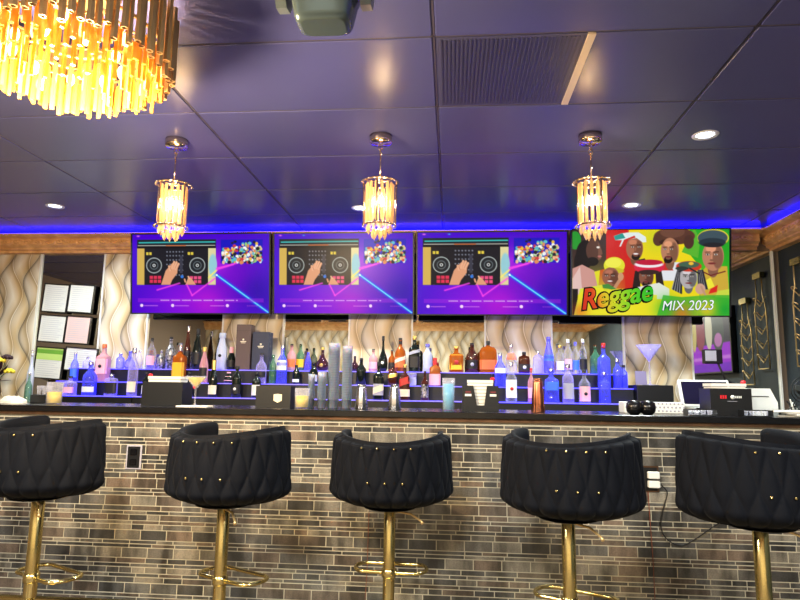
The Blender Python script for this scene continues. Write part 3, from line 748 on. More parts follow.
# black round bowls and white lattice tray
for s,l in ((634,'left of two round glossy black bowls on the bar'),(647.5,'right of two round glossy black bowls on the bar')):
    xx = atY(s,405,3.4).x; tag(MB().lathe([(.022,0),(.036,.012),(.042,.036),(.036,.062),(.02,.072),(.004,.073)],24).build('round_bowl','blackgloss',loc=(xx,3.4,ZB)),l,'bowl','round black bowls')
t = thing('lattice_tray','white lattice patterned tray behind the round black bowls','tray',(onbar(651,3.66),3.66,ZB)); 
MB().rbox(-.165,.165,-.06,.06,0,.062,r=.006).build('tray_body','whitepl',t)
mb = MB()
for i in range(15):
    for j in range(3): mb.ball((-.15+i*.0214+(j%2)*.008,-.0605,.015+j*.02),.006,6,4,ey=.3)
mb.build('lattice','greyl',t)
zt = .0
px0,px1 = SHELFEND+.012,X0(673,4.7)
t = thing('black_equipment_case','flat black equipment case under the large martini glass','case',((px0+px1)/2,4.8,.986)); wd = (px1-px0)/2
MB().rbox(-wd,wd,-.12,.14,0,.105,r=.006).build('lower_case','whitepl',t); MB().rbox(-wd*.98,wd*.98,-.118,.138,.106,.235,r=.006).build('upper_case','black',t)
MB().box(-wd*.9,wd*.2,-.1225,-.12,.07,.09).build('slot','bluel',t)
t,_,_ = stemglass(651,345,4.80,.986+.2362,24,1,None,'oversized empty martini glass lit blue on the black case',glass='violet',bowlfrac=.42)
xx = X0(630,4.72); tag(MB().box(-.04,.04,0,.004,0,.1,Matrix.Rotation(-.15,4,'X')).build('blank_card',mat('table card',(120,112,150),.6),loc=(SHELFEND+.055,4.70,.986+.2375)),'small plain card standing beside the large martini glass','card')
# gooseneck device by the corner mirror
Yd = 4.75; xx = atY(711,357,Yd).x; zz = atY(711,357,Yd).z
ct = thing('side_cabinet','dark side cabinet in the right corner behind the register','cabinet',(2.3,4.9,0)); MB().rbox(-.23,.3,-.25,.25,0,1.05,r=.006).build('body','black',ct); MB().box(-.21,.27,-.262,-.25,.1,1.0).build('door','black',ct)
t = thing('gooseneck_display','small dark display with pale panel on a curved black neck','display',(xx+.14,Yd,1.0505))
MB().lathe([(.06,0),(.06,.008),(.02,.015)],18).build('foot','black',t)
MB().tube([(0,0,.01),(.03,0,.07),(.03,0,.13),(0,.0,.19),(-.05,0,.22),(-.11,0,zz-1.05)],.008).build('neck','black',t)
MB().rbox(-.195,-.065,-.02,.03,zz-1.05-.05,zz-1.05+.055,r=.006).build('display_housing','black',t); MB().box(-.188,-.11,-.0215,-.02,zz-1.05-.03,zz-1.05+.045).build('pale_panel','greyl',t)
# black stand fan at the right edge
t = thing('desk_fan','round black desk fan at the right picture edge','fan',(onbar(803,3.72),3.72,ZB))
MB().lathe([(.05,0),(.05,.01),(.015,.02),(.012,.07)],18).build('base','black',t)
mb = MB(); c = Vector((0,0,.14))
for r_ in (.072,.055,.035): mb.tube([c+Vector((r_*math.cos(a),-.02,r_*math.sin(a))) for a in [2*PI*k/24 for k in range(24)]],.003,5,closed=True)
for k in range(14): a = 2*PI*k/14; mb.tube([c+Vector((.01*math.cos(a),-.02,.01*math.sin(a))),c+Vector((.072*math.cos(a),-.02,.072*math.sin(a)))],.0015,4)
mb.build('cage','black',t)
MB().lathe([(.018,-.02),(.02,.03),(.012,.04)],14,M4=Matrix.Translation((0,0,.14)) @ Matrix.Rotation(-PI/2,4,'X')).build('motor','black',t)
for k in range(4):
    a = PI/2*k+.3; M4 = Matrix.Translation((0,-.012,.14)) @ Matrix.Rotation(a,4,'Y') @ Matrix.Rotation(.4,4,'X')
    MB().rbox(-.014,.014,-.0008,.0008,.012,.062,r=.0005,n=1,M4=M4).build('blade','greypl',t)

# ------------------------------------------------------------------ wire wine racks on the right wall
def rack(Yc, z0, z1, wd, label):
    t = thing('wall_wine_rack',label,'wine rack',(XR-.03,Yc,z0),0,'bottle shaped wire racks')
    H_ = z1-z0; zs = H_*.60; zn = H_*.76; nw = wd*.28; hw = wd/2
    def P(y,z): return (0,-y,z)
    MB().tube([P(-hw,0),P(-hw,zs),P(-hw*.85,zs+.05),P(-nw,zn),P(-nw,H_-.05)],.006,6).build('side_rail','goldbr',t)
    MB().tube([P(hw,0),P(hw,zs),P(hw*.85,zs+.05),P(nw,zn),P(nw,H_-.05)],.006,6).build('side_rail','goldbr',t)
    MB().tube([P(-hw,0),P(hw,0)],.006,6).build('bottom_rail','goldbr',t)
    MB().box(-.02,.02,-nw-.012,nw+.012,H_-.05,H_).build('bottle_cap','gold',t)
    for k in range(5):
        z_ = .05+k*zn/5.2
        MB().tube([P(-hw,z_+.07),P(0,z_),P(hw,z_+.07)],.005,6).build('chevron_bar','goldbr',t)
        MB().tube([(-.03-.02*math.sin(a),hw*.3*math.cos(a),z_+.05+.02*math.sin(a)) for a in [PI*q/8 for q in range(9)]],.004,6).build('bottle_hook','goldbr',t)
        MB().tube([(-.03,hw*.3,z_+.05),(0,hw*.3,z_+.023)],.004,5).build('hook_arm','goldbr',t)
    MB().tube([(0,0,H_-.02),(.03,0,H_-.02)],.006,6).build('wall_pin','goldbr',t)
rack(4.88,1.38,2.2,.19,'gold bottle shaped wire wine rack on the dark right wall')
rack(4.60,1.25,2.02,.19,'lower gold bottle shaped wire rack nearer the viewer, seen in the corner mirror')

# ------------------------------------------------------------------ screens
class Paint:
    def __init__(s, W, Hh, ext):   # ext = x0,y0,x1,y1 in drawing units
        s.W, s.H = W, Hh; x0,y0,x1,y1 = ext; s.u = (x1-x0)/W
        s.X, s.Y = np.meshgrid(np.linspace(x0,x1,W+1), np.linspace(y0,y1,Hh+1)); s.A = np.zeros((Hh+1,W+1,3))
    def blend(s, m, col): m = np.clip(m,0,1)[...,None]; s.A = s.A*(1-m)+np.array(col)/255*m
    def ell(s, cx, cy, rx, ry, col, rot=0, a=1):
        c,n = math.cos(rot),math.sin(rot); dx,dy = s.X-cx,s.Y-cy; u,v = (dx*c+dy*n)/rx,(-dx*n+dy*c)/ry
        q = np.sqrt(u*u+v*v); s.blend(a*((1-q)*min(rx,ry)/s.u+.5), col)
    def glow(s, cx, cy, r, col, a=1): s.blend(a*np.exp(-((s.X-cx)**2+(s.Y-cy)**2)/r**2), col)
    def rect(s, x0,y0,x1,y1,col,a=1):
        d = np.minimum(np.minimum(s.X-x0,x1-s.X),np.minimum(s.Y-y0,y1-s.Y)); s.blend(a*np.clip(d/s.u+.5,0,1), col)
    def line(s, x0,y0,x1,y1,wd,col,a=1,soft=0):
        dx,dy = x1-x0,y1-y0; L = dx*dx+dy*dy; t = np.clip(((s.X-x0)*dx+(s.Y-y0)*dy)/L,0,1); d = np.hypot(s.X-x0-t*dx,s.Y-y0-t*dy)
        s.blend(a*(np.exp(-(d/soft)**2) if soft else np.clip((wd/2-d)/s.u+.5,0,1)), col)
    def poly(s, pts, col, a=1):
        ins = np.zeros(s.X.shape,bool); dm = np.full(s.X.shape,1e9); n = len(pts)
        for i in range(n):
            (ax,ay),(bx,by) = pts[i],pts[(i+1)%n]
            if ay != by: ins ^= ((s.Y < ay) != (s.Y < by)) & (s.X < (bx-ax)*(s.Y-ay)/(by-ay)+ax)
            dx,dy = bx-ax,by-ay; t = np.clip(((s.X-ax)*dx+(s.Y-ay)*dy)/max(dx*dx+dy*dy,1e-9),0,1); dm = np.minimum(dm,np.hypot(s.X-ax-t*dx,s.Y-ay-t*dy))
        s.blend(a*np.clip(np.where(ins,dm,-dm)/s.u+.5,0,1), col)
    def mesh(s, name, w_, h_, m):
        W,Hh = s.W,s.H; xs_ = np.linspace(-w_/2,w_/2,W+1); zs_ = np.linspace(h_/2,-h_/2,Hh+1); XX,ZZ = np.meshgrid(xs_,zs_)
        v = np.stack([XX,np.zeros_like(XX),ZZ],-1).reshape(-1,3); i = np.arange(Hh)[:,None]*(W+1)+np.arange(W)[None,:]; i = i.ravel()
        f = np.stack([i,i+W+1,i+W+2,i+1],1)
        me = bpy.data.meshes.new(name); me.vertices.add(len(v)); me.vertices.foreach_set('co',v.ravel()); me.loops.add(f.size); me.loops.foreach_set('vertex_index',f.ravel().astype(np.int32))
        me.polygons.add(len(f)); me.polygons.foreach_set('loop_start',(np.arange(len(f))*4).astype(np.int32)); me.update(calc_edges=True)
        c = s.A.reshape(-1,3); c = np.where(c<=.04045,c/12.92,((c+.055)/1.055)**2.4); c = np.concatenate([c,np.ones((len(c),1))],1)
        at = me.color_attributes.new('Col','FLOAT_COLOR','POINT'); at.data.foreach_set('color',c.astype(np.float32).ravel()); me.materials.append(M[m]); return me
rr = random.Random(11)
p = Paint(260,148,(55,40,755,445))
p.rect(0,0,900,600,(70,0,205))
p.glow(300,390,170,(140,10,225),.8); p.glow(450,385,110,(195,20,215),.8); p.glow(600,260,130,(120,0,200),.8); p.glow(490,190,70,(190,40,230),.7); p.glow(700,330,90,(45,0,170),.8); p.glow(60,240,60,(70,0,230),.6)
p.rect(80,66,485,300,(28,28,38))
p.rect(80,66,485,110,(30,38,48)); p.line(90,82,480,80,6,(60,190,190)); p.line(85,97,480,97,3,(215,210,195)); p.line(230,98,330,98,4,(225,120,60)); p.rect(80,104,485,112,(25,20,25))
p.rect(80,112,118,300,(214,178,88)); p.rect(446,112,485,300,(225,215,160)); p.ell(470,200,22,60,(150,205,215),a=.6); p.line(440,270,490,225,8,(245,235,120))
p.rect(118,112,446,300,(30,29,38))
for cx in (168,391):
    p.ell(cx,200,44,44,(15,15,20)); p.ell(cx,200,41,41,(165,175,175)); p.ell(cx,200,36,36,(35,38,44)); p.ell(cx,200,22,22,(90,100,105)); p.ell(cx,200,17,17,(28,30,36)); p.ell(cx,200,8,8,(215,220,220)); p.ell(cx,200,4,4,(40,40,50))
for k in range(3):
    for j in range(2): p.rect(146+k*21,254+j*20,163+k*21,270+j*20,(225,50,85)); p.rect(352+k*21,256+j*20,369+k*21,272+j*20,(235,80,130))
for x_ in (127,143,342,358): p.rect(x_,132,x_+12,146,(230,205,70))
for x_ in range(235,330,16):
    for y_ in (130,150,172,195,225,250): p.ell(x_,y_,4,4,(120,125,140))
p.ell(313,258,8,8,(50,120,220)); p.rect(300,150,316,240,(60,60,75))
sk = (226,160,122); p.poly([(205,300),(228,228),(262,188),(292,200),(288,240),(262,275),(252,300)],sk); 
for a_ in ((262,215,272,182),(272,215,284,184),(282,220,294,192),(252,225,246,205)): p.line(*a_,11,(235,175,138)); p.line(a_[0]+5,a_[1],a_[2]+5,a_[3]+4,1.5,(170,105,80))
p.poly([(330,300),(345,262),(360,266),(385,300)],sk); p.line(350,268,345,258,8,(235,180,145)); p.line(330,285,326,272,8,sk)
p.rect(510,68,722,190,(25,20,190))
for k in range(190):
    x_,y_ = rr.uniform(518,716),rr.uniform(108,186)
    if y_ < 150 and rr.random() < .35: y_ = rr.uniform(75,130) if 560 < x_ < 700 else y_
    p.ell(x_,y_,rr.uniform(5,10),rr.uniform(5,11),rr.choice([(240,240,240),(235,190,60),(205,60,70),(90,190,205),(35,30,50),(240,190,150),(225,140,90),(250,250,240),(150,205,120),(30,30,40)]))
for a_ in ((185,327,300,292),(365,355,338,300),(365,355,480,268),(490,215,590,190),(490,222,575,196)): p.line(*a_,0,(255,70,235),.9,soft=4)
p.line(490,250,750,440,0,(20,130,255),.9,soft=9); p.line(490,250,750,440,5,(120,235,255)); p.ell(490,250,5,5,(255,255,255))
p.rect(85,370,728,390,(165,40,225),.5)
for k in range(44): p.line(195+k*9.2,380,200+k*9.2,380,4.5,(240,205,250),.8 if k%6 else 0)
for x_,n in ((105,8),(265,8),): p.ell(x_,407,8,8,(250,215,255)); [p.line(x_+14+j*9,408,x_+19+j*9,408,4,(215,140,235),.8) for j in range(n)]
p.ell(545,407,8,8,(250,215,255)); [p.line(460+j*9,408,465+j*9,408,4,(225,140,235),.8) for j in range(8)]; [p.line(645+j*9,408,650+j*9,408,3,(180,90,225),.8) for j in range(8)]
p.ell(85,48,10,5,(230,120,230),a=.5); p.ell(205,48,8,4,(60,200,230),a=.5)
djmesh = p.mesh('screen_picture',1.185,.668,'screen')
p = Paint(300,170,(22,10,790,430))
p.rect(0,0,900,600,(240,215,30)); p.poly([(600,0),(800,0),(800,440),(640,440),(655,200),(590,120)],(40,165,40)); p.glow(700,220,70,(110,200,40),.7); p.poly([(180,0),(300,0),(320,300),(150,300)],(205,30,30)); p.poly([(0,0),(190,0),(190,200),(0,250)],(60,40,40)); p.ell(35,60,30,45,(40,150,50)); p.glow(440,60,70,(200,210,40),.8); p.glow(150,330,120,(200,225,60),.8)
p.poly([(560,120),(620,0),(650,60),(640,150)],(90,180,50))
def face(cx,cy,rx,ry,skin,smile=0,beard=True,sh=.72,look=0):
    dk = tuple(int(c*sh) for c in skin); lt = tuple(min(255,int(c*1.22)) for c in skin)
    p.ell(cx,cy+ry*.85,rx*.5,ry*.6,dk); p.ell(cx,cy,rx,ry,skin); p.ell(cx+rx*.45,cy+ry*.1,rx*.5,ry*.8,dk,a=.5); p.ell(cx-rx*.2,cy-ry*.5,rx*.5,ry*.25,lt,a=.6)
    if beard: p.ell(cx+look,cy+ry*.72,rx*.5,ry*.3,(35,25,22),a=.85); p.ell(cx+look,cy+ry*.6,rx*.3,ry*.12,dk)
    for s_ in (-1,1):
        ex_ = cx+look+s_*rx*.38; p.ell(ex_,cy-ry*.12,rx*.24,ry*.09,dk); p.ell(ex_,cy-ry*.10,rx*.15,ry*.06,(235,230,220)); p.ell(ex_,cy-ry*.10,rx*.07,ry*.06,(20,15,15)); p.line(ex_-rx*.24,cy-ry*.26,ex_+rx*.24,cy-ry*.28,3,(30,20,18))
    p.line(cx+look,cy-ry*.05,cx+look-rx*.05,cy+ry*.25,4,lt,.6); p.ell(cx+look,cy+ry*.28,rx*.2,ry*.07,dk)
    p.ell(cx+look,cy+ry*.5,rx*.36,ry*(.12 if smile else .07),(120,50,50))
    if smile: p.ell(cx+look,cy+ry*.48,rx*.3,ry*.07,(245,240,235))
# leftmost singer in profile
p.ell(85,130,45,70,(28,20,22)); p.ell(60,170,30,60,(28,20,22)); p.poly([(22,200),(70,180),(130,210),(150,300),(22,330)],(205,150,140)); p.poly([(22,250),(60,190),(70,300),(22,380)],(225,190,185)); p.ell(128,110,38,55,(88,56,46)); p.poly([(150,70),(168,110),(172,128),(160,135),(165,150),(150,160)],(120,80,64)); p.ell(150,95,8,5,(240,230,220)); p.ell(158,140,10,5,(190,110,100)); p.ell(122,165,30,22,(30,22,20)); p.rect(22,300,50,430,(30,25,25)); p.poly([(60,300),(170,280),(180,430),(30,430)],(215,225,60))
# smiling man, striped hat
p.poly([(255,110),(290,150),(370,170),(350,300),(285,300),(280,170)],(205,40,30)); p.poly([(330,160),(380,150),(400,190),(340,230)],(30,50,40))
face(330,100,42,58,(165,105,78),1,True,.75,6); p.poly([(255,92),(268,60),(235,60),(228,40),(262,28),(300,22),(350,22),(385,45),(388,70),(370,72),(340,50),(290,58),(280,90)],(225,235,235)); p.poly([(262,92),(278,58),(330,38),(335,48),(290,60),(278,100)],(205,40,30)); p.poly([(235,60),(228,40),(270,25),(285,50)],(40,150,140))
# brown hat man
p.poly([(440,200),(480,170),(570,170),(620,190),(560,260),(450,260)],(225,228,235)); p.poly([(460,210),(475,170),(510,190),(520,210)],(200,50,35)); face(503,110,44,68,(178,122,92),0,True,.7,-8); p.ell(525,42,100,42,(92,58,44)); p.ell(515,20,60,30,(112,74,58)); p.ell(595,70,25,35,(80,52,42)); p.ell(445,60,25,30,(88,58,44)); p.ell(500,72,48,16,(60,38,30)); face(503,112,42,62,(185,128,96),0,True,.7,-8)
# right man, blue grey cap
p.poly([(640,240),(680,190),(780,190),(790,330),(650,340)],(205,170,60)); face(712,140,52,72,(188,128,100),0,False,.72,-6); p.ell(712,52,76,44,(225,205,60)); p.ell(710,52,72,38,(66,84,92)); p.ell(708,74,66,22,(44,56,64)); p.ell(712,86,50,12,(40,40,44)); p.line(660,215,700,235,6,(110,40,40)); p.line(700,235,770,215,6,(110,40,40))
p.poly([(665,265),(700,245),(720,290),(680,305)],(240,230,60)); p.poly([(700,300),(735,280),(730,315),(690,325)],(215,40,35)); p.poly([(735,310),(790,300),(790,345),(720,340)],(200,215,70))
# yellow beanie
p.ell(230,185,52,42,(225,222,50)); p.ell(228,212,50,16,(200,190,40)); face(212,240,42,46,(150,92,72),1,False,.7,-4); p.ell(225,172,40,24,(240,235,80)); p.line(232,295,268,240,16,(196,140,104)); p.ell(262,240,14,20,(205,150,112)); p.poly([(170,280),(200,275),(240,300),(180,310)],(70,140,60))
# red cap, dreads
for k in range(9): p.line(335+k*3,215,322+k*4,300,7,(44,32,32)); p.line(435+k*3,215,440+k*4,290,7,(50,36,34))
face(388,240,36,50,(136,84,66),0,True,.7,-2); p.ell(402,192,76,34,(215,40,70)); p.ell(400,180,70,16,(240,235,240)); p.ell(402,170,66,14,(190,30,60)); p.ell(400,218,52,12,(60,40,38)); p.poly([(330,295),(450,270),(500,300),(500,350),(440,350)],(225,230,220))
# lower right, pale toned face with tam
for k in range(12): p.line(540+k*2,210,515+k*4,300+k*2,7,(48,46,52) if k%3 else (150,150,155)); p.line(640+k*2,210,640+k*4,300,7,(48,46,52) if k%3 else (130,130,135))
face(594,245,42,54,(178,172,174),0,False,.6,0); p.ell(595,190,62,26,(205,60,40)); p.ell(595,182,50,16,(70,100,80)); p.ell(606,176,12,8,(240,190,60)); p.line(548,215,590,200,8,(45,42,48)); p.line(600,200,645,225,8,(45,42,48)); p.ell(650,300,24,26,(205,160,140)); p.line(655,290,675,330,10,(190,145,125)); p.ell(560,200,30,10,(50,60,55))
# bottom band
p.poly([(50,430),(50,330),(100,290),(200,300),(300,320),(440,330),(440,430)],(235,225,40),.85); p.glow(490,400,60,(70,190,50),.9); p.poly([(440,430),(470,330),(560,340),(690,330),(790,330),(790,430)],(60,175,50),.85); p.glow(680,400,50,(240,200,40),.8); p.glow(560,425,50,(235,110,40),.7); p.glow(250,410,60,(240,230,60),.8); p.glow(60,410,40,(220,70,40),.5); p.glow(770,400,30,(30,160,50),.8)
regmesh = p.mesh('screen_picture',1.185,.668,'screen')
def text_mesh(txt, size, shear, offset, colf, extr=.0002, spacing=1.0):
    cu = bpy.data.curves.new('lettering','FONT'); cu.body = txt; cu.size = size; cu.shear = shear; cu.offset = offset; cu.extrude = extr; cu.space_character = spacing; cu.resolution_u = 4
    o = bpy.data.objects.new('lettering',cu); C.objects.link(o); dg = bpy.context.evaluated_depsgraph_get(); me = bpy.data.meshes.new_from_object(o.evaluated_get(dg)); bpy.data.objects.remove(o); 
    me.name = 'lettering'; xs_ = [v.co.x for v in me.vertices]; w_ = max(xs_)
    at = me.color_attributes.new('Col','FLOAT_COLOR','POINT'); arr = []
    for v in me.vertices: arr += list(lin(colf(v.co.x/w_, v.co.y/size)))+[1]
    at.data.foreach_set('color',arr); me.materials.clear(); me.materials.append(M['screen']); return me, w_
tvc = MB(); tvc.rbox(-.606,.606,-.003,.028,-.345,.345,r=.004,n=2); tvbody = tvc.mesh('tv_housing','black')
bz = MB()
for q in ((-.606,-.5935,-.345,.345),(.5935,.606,-.345,.345),(-.5935,.5935,.3345,.345),(-.5935,.5935,-.345,-.3345)): bz.box(q[0],q[1],-.0075,-.0032,q[2],q[3])
bez = bz.mesh('bezel','black')
mount = MB().box(-.12,.12,.0285,.165,-.1,.1).mesh('wall_mount','black')
tvs = [((131,233.3),(271,233),(131,313.8),'leftmost wall screen with a disc jockey console picture, behind the left pendant',4.93),((273,232.6),(414.5,232),(273,314.3),'second wall screen from the left with the disc jockey picture, behind the middle pendant',4.93),((416,231.5),(568.5,230.5),(416,315.3),'third wall screen, disc jockey picture, between middle pendant and reggae screen',4.93),((570.5,229.2),(731,227.2),(570.5,316.6),'rightmost wall screen showing Reggae MIX 2023 with singers',4.86)]
for i,(a,b,c,lab,Y) in enumerate(tvs):
    A,Bp,Cp = atY(*a,Y-.048),atY(*b,Y-.048),atY(*c,Y+.048); wd = (Bp.x-A.x); cx = (A.x+Bp.x)/2; cz = ((A.z+Bp.z)/2+Cp.z)/2
    zt_ = (Bp.z-A.z)
    t = thing('wall_television',lab,'television',(cx,Y,cz),0,'televisions above the back bar'); s_ = wd/1.214; t.scale = (s_,1,(A.z-Cp.z)/.69/math.cos(.14)); t.rotation_euler = (.14,0,0)
    put('tv_housing',tvbody,t); put('bezel',bez,t); put('wall_mount',mount,t)
    sc = put('screen_picture',djmesh if i < 3 else regmesh,t,(0,-.0036,0))
    if i == 3:
        def q(xx,yy): return ((xx-22)/768-.5)*1.185, (.5-(yy-10)/420)*.668
        def gcol(u,v): 
            st = [(0,(205,45,30)),(.2,(220,70,30)),(.3,(235,190,40)),(.5,(190,215,40)),(.75,(90,205,40)),(1,(40,180,40))]
            for (u0,c0),(u1,c1) in zip(st,st[1:]):
                if u <= u1: k_ = (u-u0)/(u1-u0); return tuple(c0[j]+(c1[j]-c0[j])*k_ for j in range(3))
            return st[-1][1]
        rot = (PI/2,0,0)
        for txt,px_,py_,size,shear,off,colf,wt,dy_,yr,nm_ in (
            ('Reggae',66,402,.185,.3,.014,lambda u,v:(20,14,10),(432-66),.0008,.14,'title_outline'),('Reggae',66,402,.185,.3,.004,gcol,(432-66),.0014,.14,'title_lettering'),
            ('MIX 2023',462,406,.108,.2,.003,lambda u,v:(20,110,50),(716-462),.0008,.02,'subtitle_outline'),('MIX 2023',462,406,.108,.2,.0,lambda u,v:(245,248,250),(716-462),.0014,.02,'subtitle_lettering')):
            me,w_ = text_mesh(txt,size,shear,off,colf)
            X_,Z_ = q(px_,py_); o = put(nm_,me,sc,(X_,-dy_,Z_),(PI/2,-yr,0)); sx = wt/768*1.185/w_; o.scale = (sx,1.0 if 'MIX' in txt else 1.2,1)
# screen on the right wall that the corner mirror reflects
p = Paint(120,70,(0,0,120,70)); p.rect(0,0,120,70,(60,60,75)); p.rect(0,38,120,70,(165,35,215)); p.rect(0,52,120,56,(205,120,230)); p.rect(0,60,120,70,(120,20,200)); p.ell(30,22,16,26,(70,80,80)); p.ell(55,20,10,24,(215,205,180)); p.ell(80,22,14,22,(150,70,90)); p.ell(100,20,8,24,(210,190,120)); p.ell(30,34,10,8,(190,120,180))
pm = p.mesh('screen_picture',1.03,.6,'screendim')
t = thing('side_wall_television','purple banded screen on the right wall, seen in the corner mirror','television',(XR-.06,3.82,1.68),0); t.rotation_euler = (0,0,-PI/2)
t.rotation_euler = (0,0,-PI/2)
MB().rbox(-.53,.53,0,.055,-.315,.315,r=.004).build('tv_housing','black',t); put('screen_picture',pm,t,(0,-.001,0))

# ------------------------------------------------------------------ pendants over the bar
def pendant():
    t = thing('pendant_lantern','','pendant lamp'); t.scale = (1,1,1.05)
    MB().lathe([(.01,-.045),(.056,-.04),(.06,-.034),(.06,-.001),(.056,0)],28).build('ceiling_canopy','chrome',t)
    for k in range(2):
        a = k*PI/2; c = Vector((0,0,-.062-.026*k))
        MB().tube([c+Vector((.011*math.cos(b)*math.cos(a),.011*math.cos(b)*math.sin(a),.018*math.sin(b))) for b in [2*PI*j/14 for j in range(14)]],.003,6,closed=True).build('chain_link','chrome',t)
    MB().tube([(0,0,-.098),(0,0,-.235)],.005,8).build('rod','chrome',t)
    R_ = .088; zt_,zb_ = -.245,-.47
    for z_,r_,nm in ((zt_,R_,'top_ring'),(zb_,R_*.94,'bottom_ring')):
        mb = MB(); mb.tube([(r_*math.cos(b),r_*math.sin(b),z_) for b in [2*PI*j/28 for j in range(28)]],.005,8,closed=True)
        for j in range(24): b = 2*PI*j/24; mb.ball(((r_+.006)*math.cos(b),(r_+.006)*math.sin(b),z_),.0055,6,4)
        if nm == 'top_ring':
            for j in range(3): b = PI*j/3; mb.tube([(r_*math.cos(b),r_*math.sin(b),z_),(-r_*math.cos(b),-r_*math.sin(b),z_)],.003,6)
        mb.build(nm,'chrome',t)
    for j in range(4):
        b = PI/4*1.3+PI/2*j; MB().tube([(R_*math.cos(b),R_*math.sin(b),zt_),(R_*.95*math.cos(b),R_*.95*math.sin(b),zb_)],.005,8).build('upright_bar','chrome',t)
    pr = MB().lathe([(.004,0),(.0085,-.008),(.0085,-.19),(.003,-.205)],6,smooth=False).mesh('crystal_prism','crystal')
    for j in range(14):
        b = 2*PI*j/14; put('crystal_prism',pr,t,(.068*math.cos(b),.068*math.sin(b),zt_-.008))
    dr = MB().lathe([(.001,0),(.009,-.012),(.009,-.03),(.001,-.046)],6,smooth=False).mesh('crystal_drop','crystal')
    for r_,n in ((.062,12),(.035,7)):
        for j in range(n): b = 2*PI*j/n+.2; put('crystal_drop',dr,t,(r_*math.cos(b),r_*math.sin(b),-.462-(.03 if r_ < .05 else 0)))
    for j in range(3):
        b = 2*PI*j/3+.5; MB().ball((.022*math.cos(b),.022*math.sin(b),-.34),.013,10,7,ez=2).build('bulb','bulb',t)
    light('POINT','lamp',(0,0,-.34),L_PENDANT,(1,.72,.40),t,shadow_soft_size=.04)
    return t
pts_ = [(-1.51,3.36,'left pendant lantern of crystal prisms in a brass cage over the bar'),(-.38,3.36,'middle pendant lantern of crystal prisms in a brass cage over the bar'),(.74,3.36,'right pendant lantern of crystal prisms, in front of the reggae screen')]
p0 = pendant()
for i,(px_,Ppy,lb_) in enumerate(pts_):
    o = p0 if i == 0 else copy_tree(p0)
    q = atZ((177,381,590)[i],(140,136,135)[i],2.5); o.location = (q.x,q.y,ZC); o.rotation_euler = (0,0,(.1,.5,.9)[i]); tag(o,lb_,None,'crystal pendants over the bar')

# ------------------------------------------------------------------ chandelier
cx,cy = atZ(80,78,2.2).x, 1.82
t = thing('chandelier','large round gold chandelier with glowing amber crystal rods, top left','chandelier',(cx,cy,ZC))
t.scale = (1.03,1.03,.93)
MB().lathe([(.02,-.04),(.13,-.035),(.14,-.02),(.14,0)],32).build('ceiling_plate','darkgold',t)
MB().lathe([(.27,-.20),(.30,-.20),(.30,-.19),(.27,-.19)],48).build('frame_ring','darkgold',t) if False else None
mb = MB()
for r_,z_ in ((.29,-.08),(.29,-.21),(.2,-.22),(.11,-.22)): mb.tube([(r_*math.cos(b),r_*math.sin(b),z_) for b in [2*PI*j/48 for j in range(48)]],.006,6,closed=True)
for j in range(6): b = PI*j/3; mb.tube([(0,0,-.03),(.29*math.cos(b),.29*math.sin(b),-.08),(.29*math.cos(b),.29*math.sin(b),-.21),(.11*math.cos(b),.11*math.sin(b),-.22)],.005,6)
mb.build('frame','darkgold',t)
tb = MB().lathe([(.011,0),(.011,-.24),(.008,-.24),(.008,-.235)],6,smooth=False).mesh('hexagon_tube','darkgold')
for j in range(84):
    b = 2*PI*j/84; off = .02 if j%2 else 0; rr_ = .305+(.012 if j%2 else 0); put('hexagon_tube',tb,t,(rr_*math.cos(b),rr_*math.sin(b),-.085+off+.014*math.sin(j*2.3)))
for r_,n,z_,L in ((.275,54,-.25,.10),(.24,44,-.25,.125),(.19,28,-.24,.17),(.13,18,-.24,.185),(.288,20,-.25,.115)):
    me = MB().lathe([(.0062,0),(.0072,-.01),(.0072,-L+.004),(.0062,-L)],4,smooth=False).mesh('crystal_rod','ambercry')
    for j in range(n):
        b = 2*PI*j/n; put('crystal_rod',me,t,(r_*math.cos(b),r_*math.sin(b),z_+.012*math.sin(j*1.7)),(0,0,b))
for j in range(18):
    b = 2*PI*j/18; r_ = .26 if j%2 else .16; MB().ball((r_*math.cos(b),r_*math.sin(b),-.285),.013,10,7,ez=2).build('bulb','bulb',t)
light('POINT','lamp',(0,0,-.33),L_CHAND,(1,.70,.30),t,shadow_soft_size=.12); light('POINT','warm_fill',(0,0,-.56),L_CHAND*27,(1,.74,.42),t,shadow_soft_size=.08)  # second point light is a bulbless fill added below the rods to warm the room

# ceiling projector at the top edge
c_ = atZ(325,20,2.33); PJ = .76; t = thing('ceiling_projector','grey green ceiling mounted projector with vents and side brackets, top edge','projector',(c_.x,1.80,ZC)); t.scale = (PJ,PJ,PJ)
rings = []
for z_,wx,wy in ((-.055,.14,.11),(-.13,.142,.112),(-.14,.136,.106),(-.24,.118,.085),(-.262,.108,.072),(-.268,.09,.06)):
    rings.append([(wx*math.copysign(abs(math.cos(a))**.45,math.cos(a)),wy*math.copysign(abs(math.sin(a))**.45,math.sin(a)),z_) for a in [2*PI*k/36 for k in range(36)]])
MB().loft(rings).build('housing',mat('projector shell',(84,98,100),.25,.6),t)
mb = MB()
for k in range(16): x_ = -.12+k*.016; mb.box(x_,x_+.008,-.1125,-.108,-.12,-.07)
mb.build('vent_fins','black',t)
MB().tube([(.142*math.cos(a)*1.0,.113*math.sin(a),-.133) for a in [2*PI*k/36 for k in range(36)]],.003,6,closed=True).build('bright_rim','silver',t)
for s in (-1,1):
    MB().loft([[(s*(.155+.045*f_),y_,z_) for y_,z_ in ((-.08,0),(.08,0),(.07,-.12),(.03,-.18),(-.03,-.19),(-.07,-.14))] for f_ in (0,1)],smooth=False).build('side_bracket','greypl',t)
MB().box(-.2,.2,-.06,.06,-.02,0).build('mount_plate','greypl',t); MB().tube([(0,0,-.02),(0,0,-.056)],.03,14).build('mount_post','greypl',t)

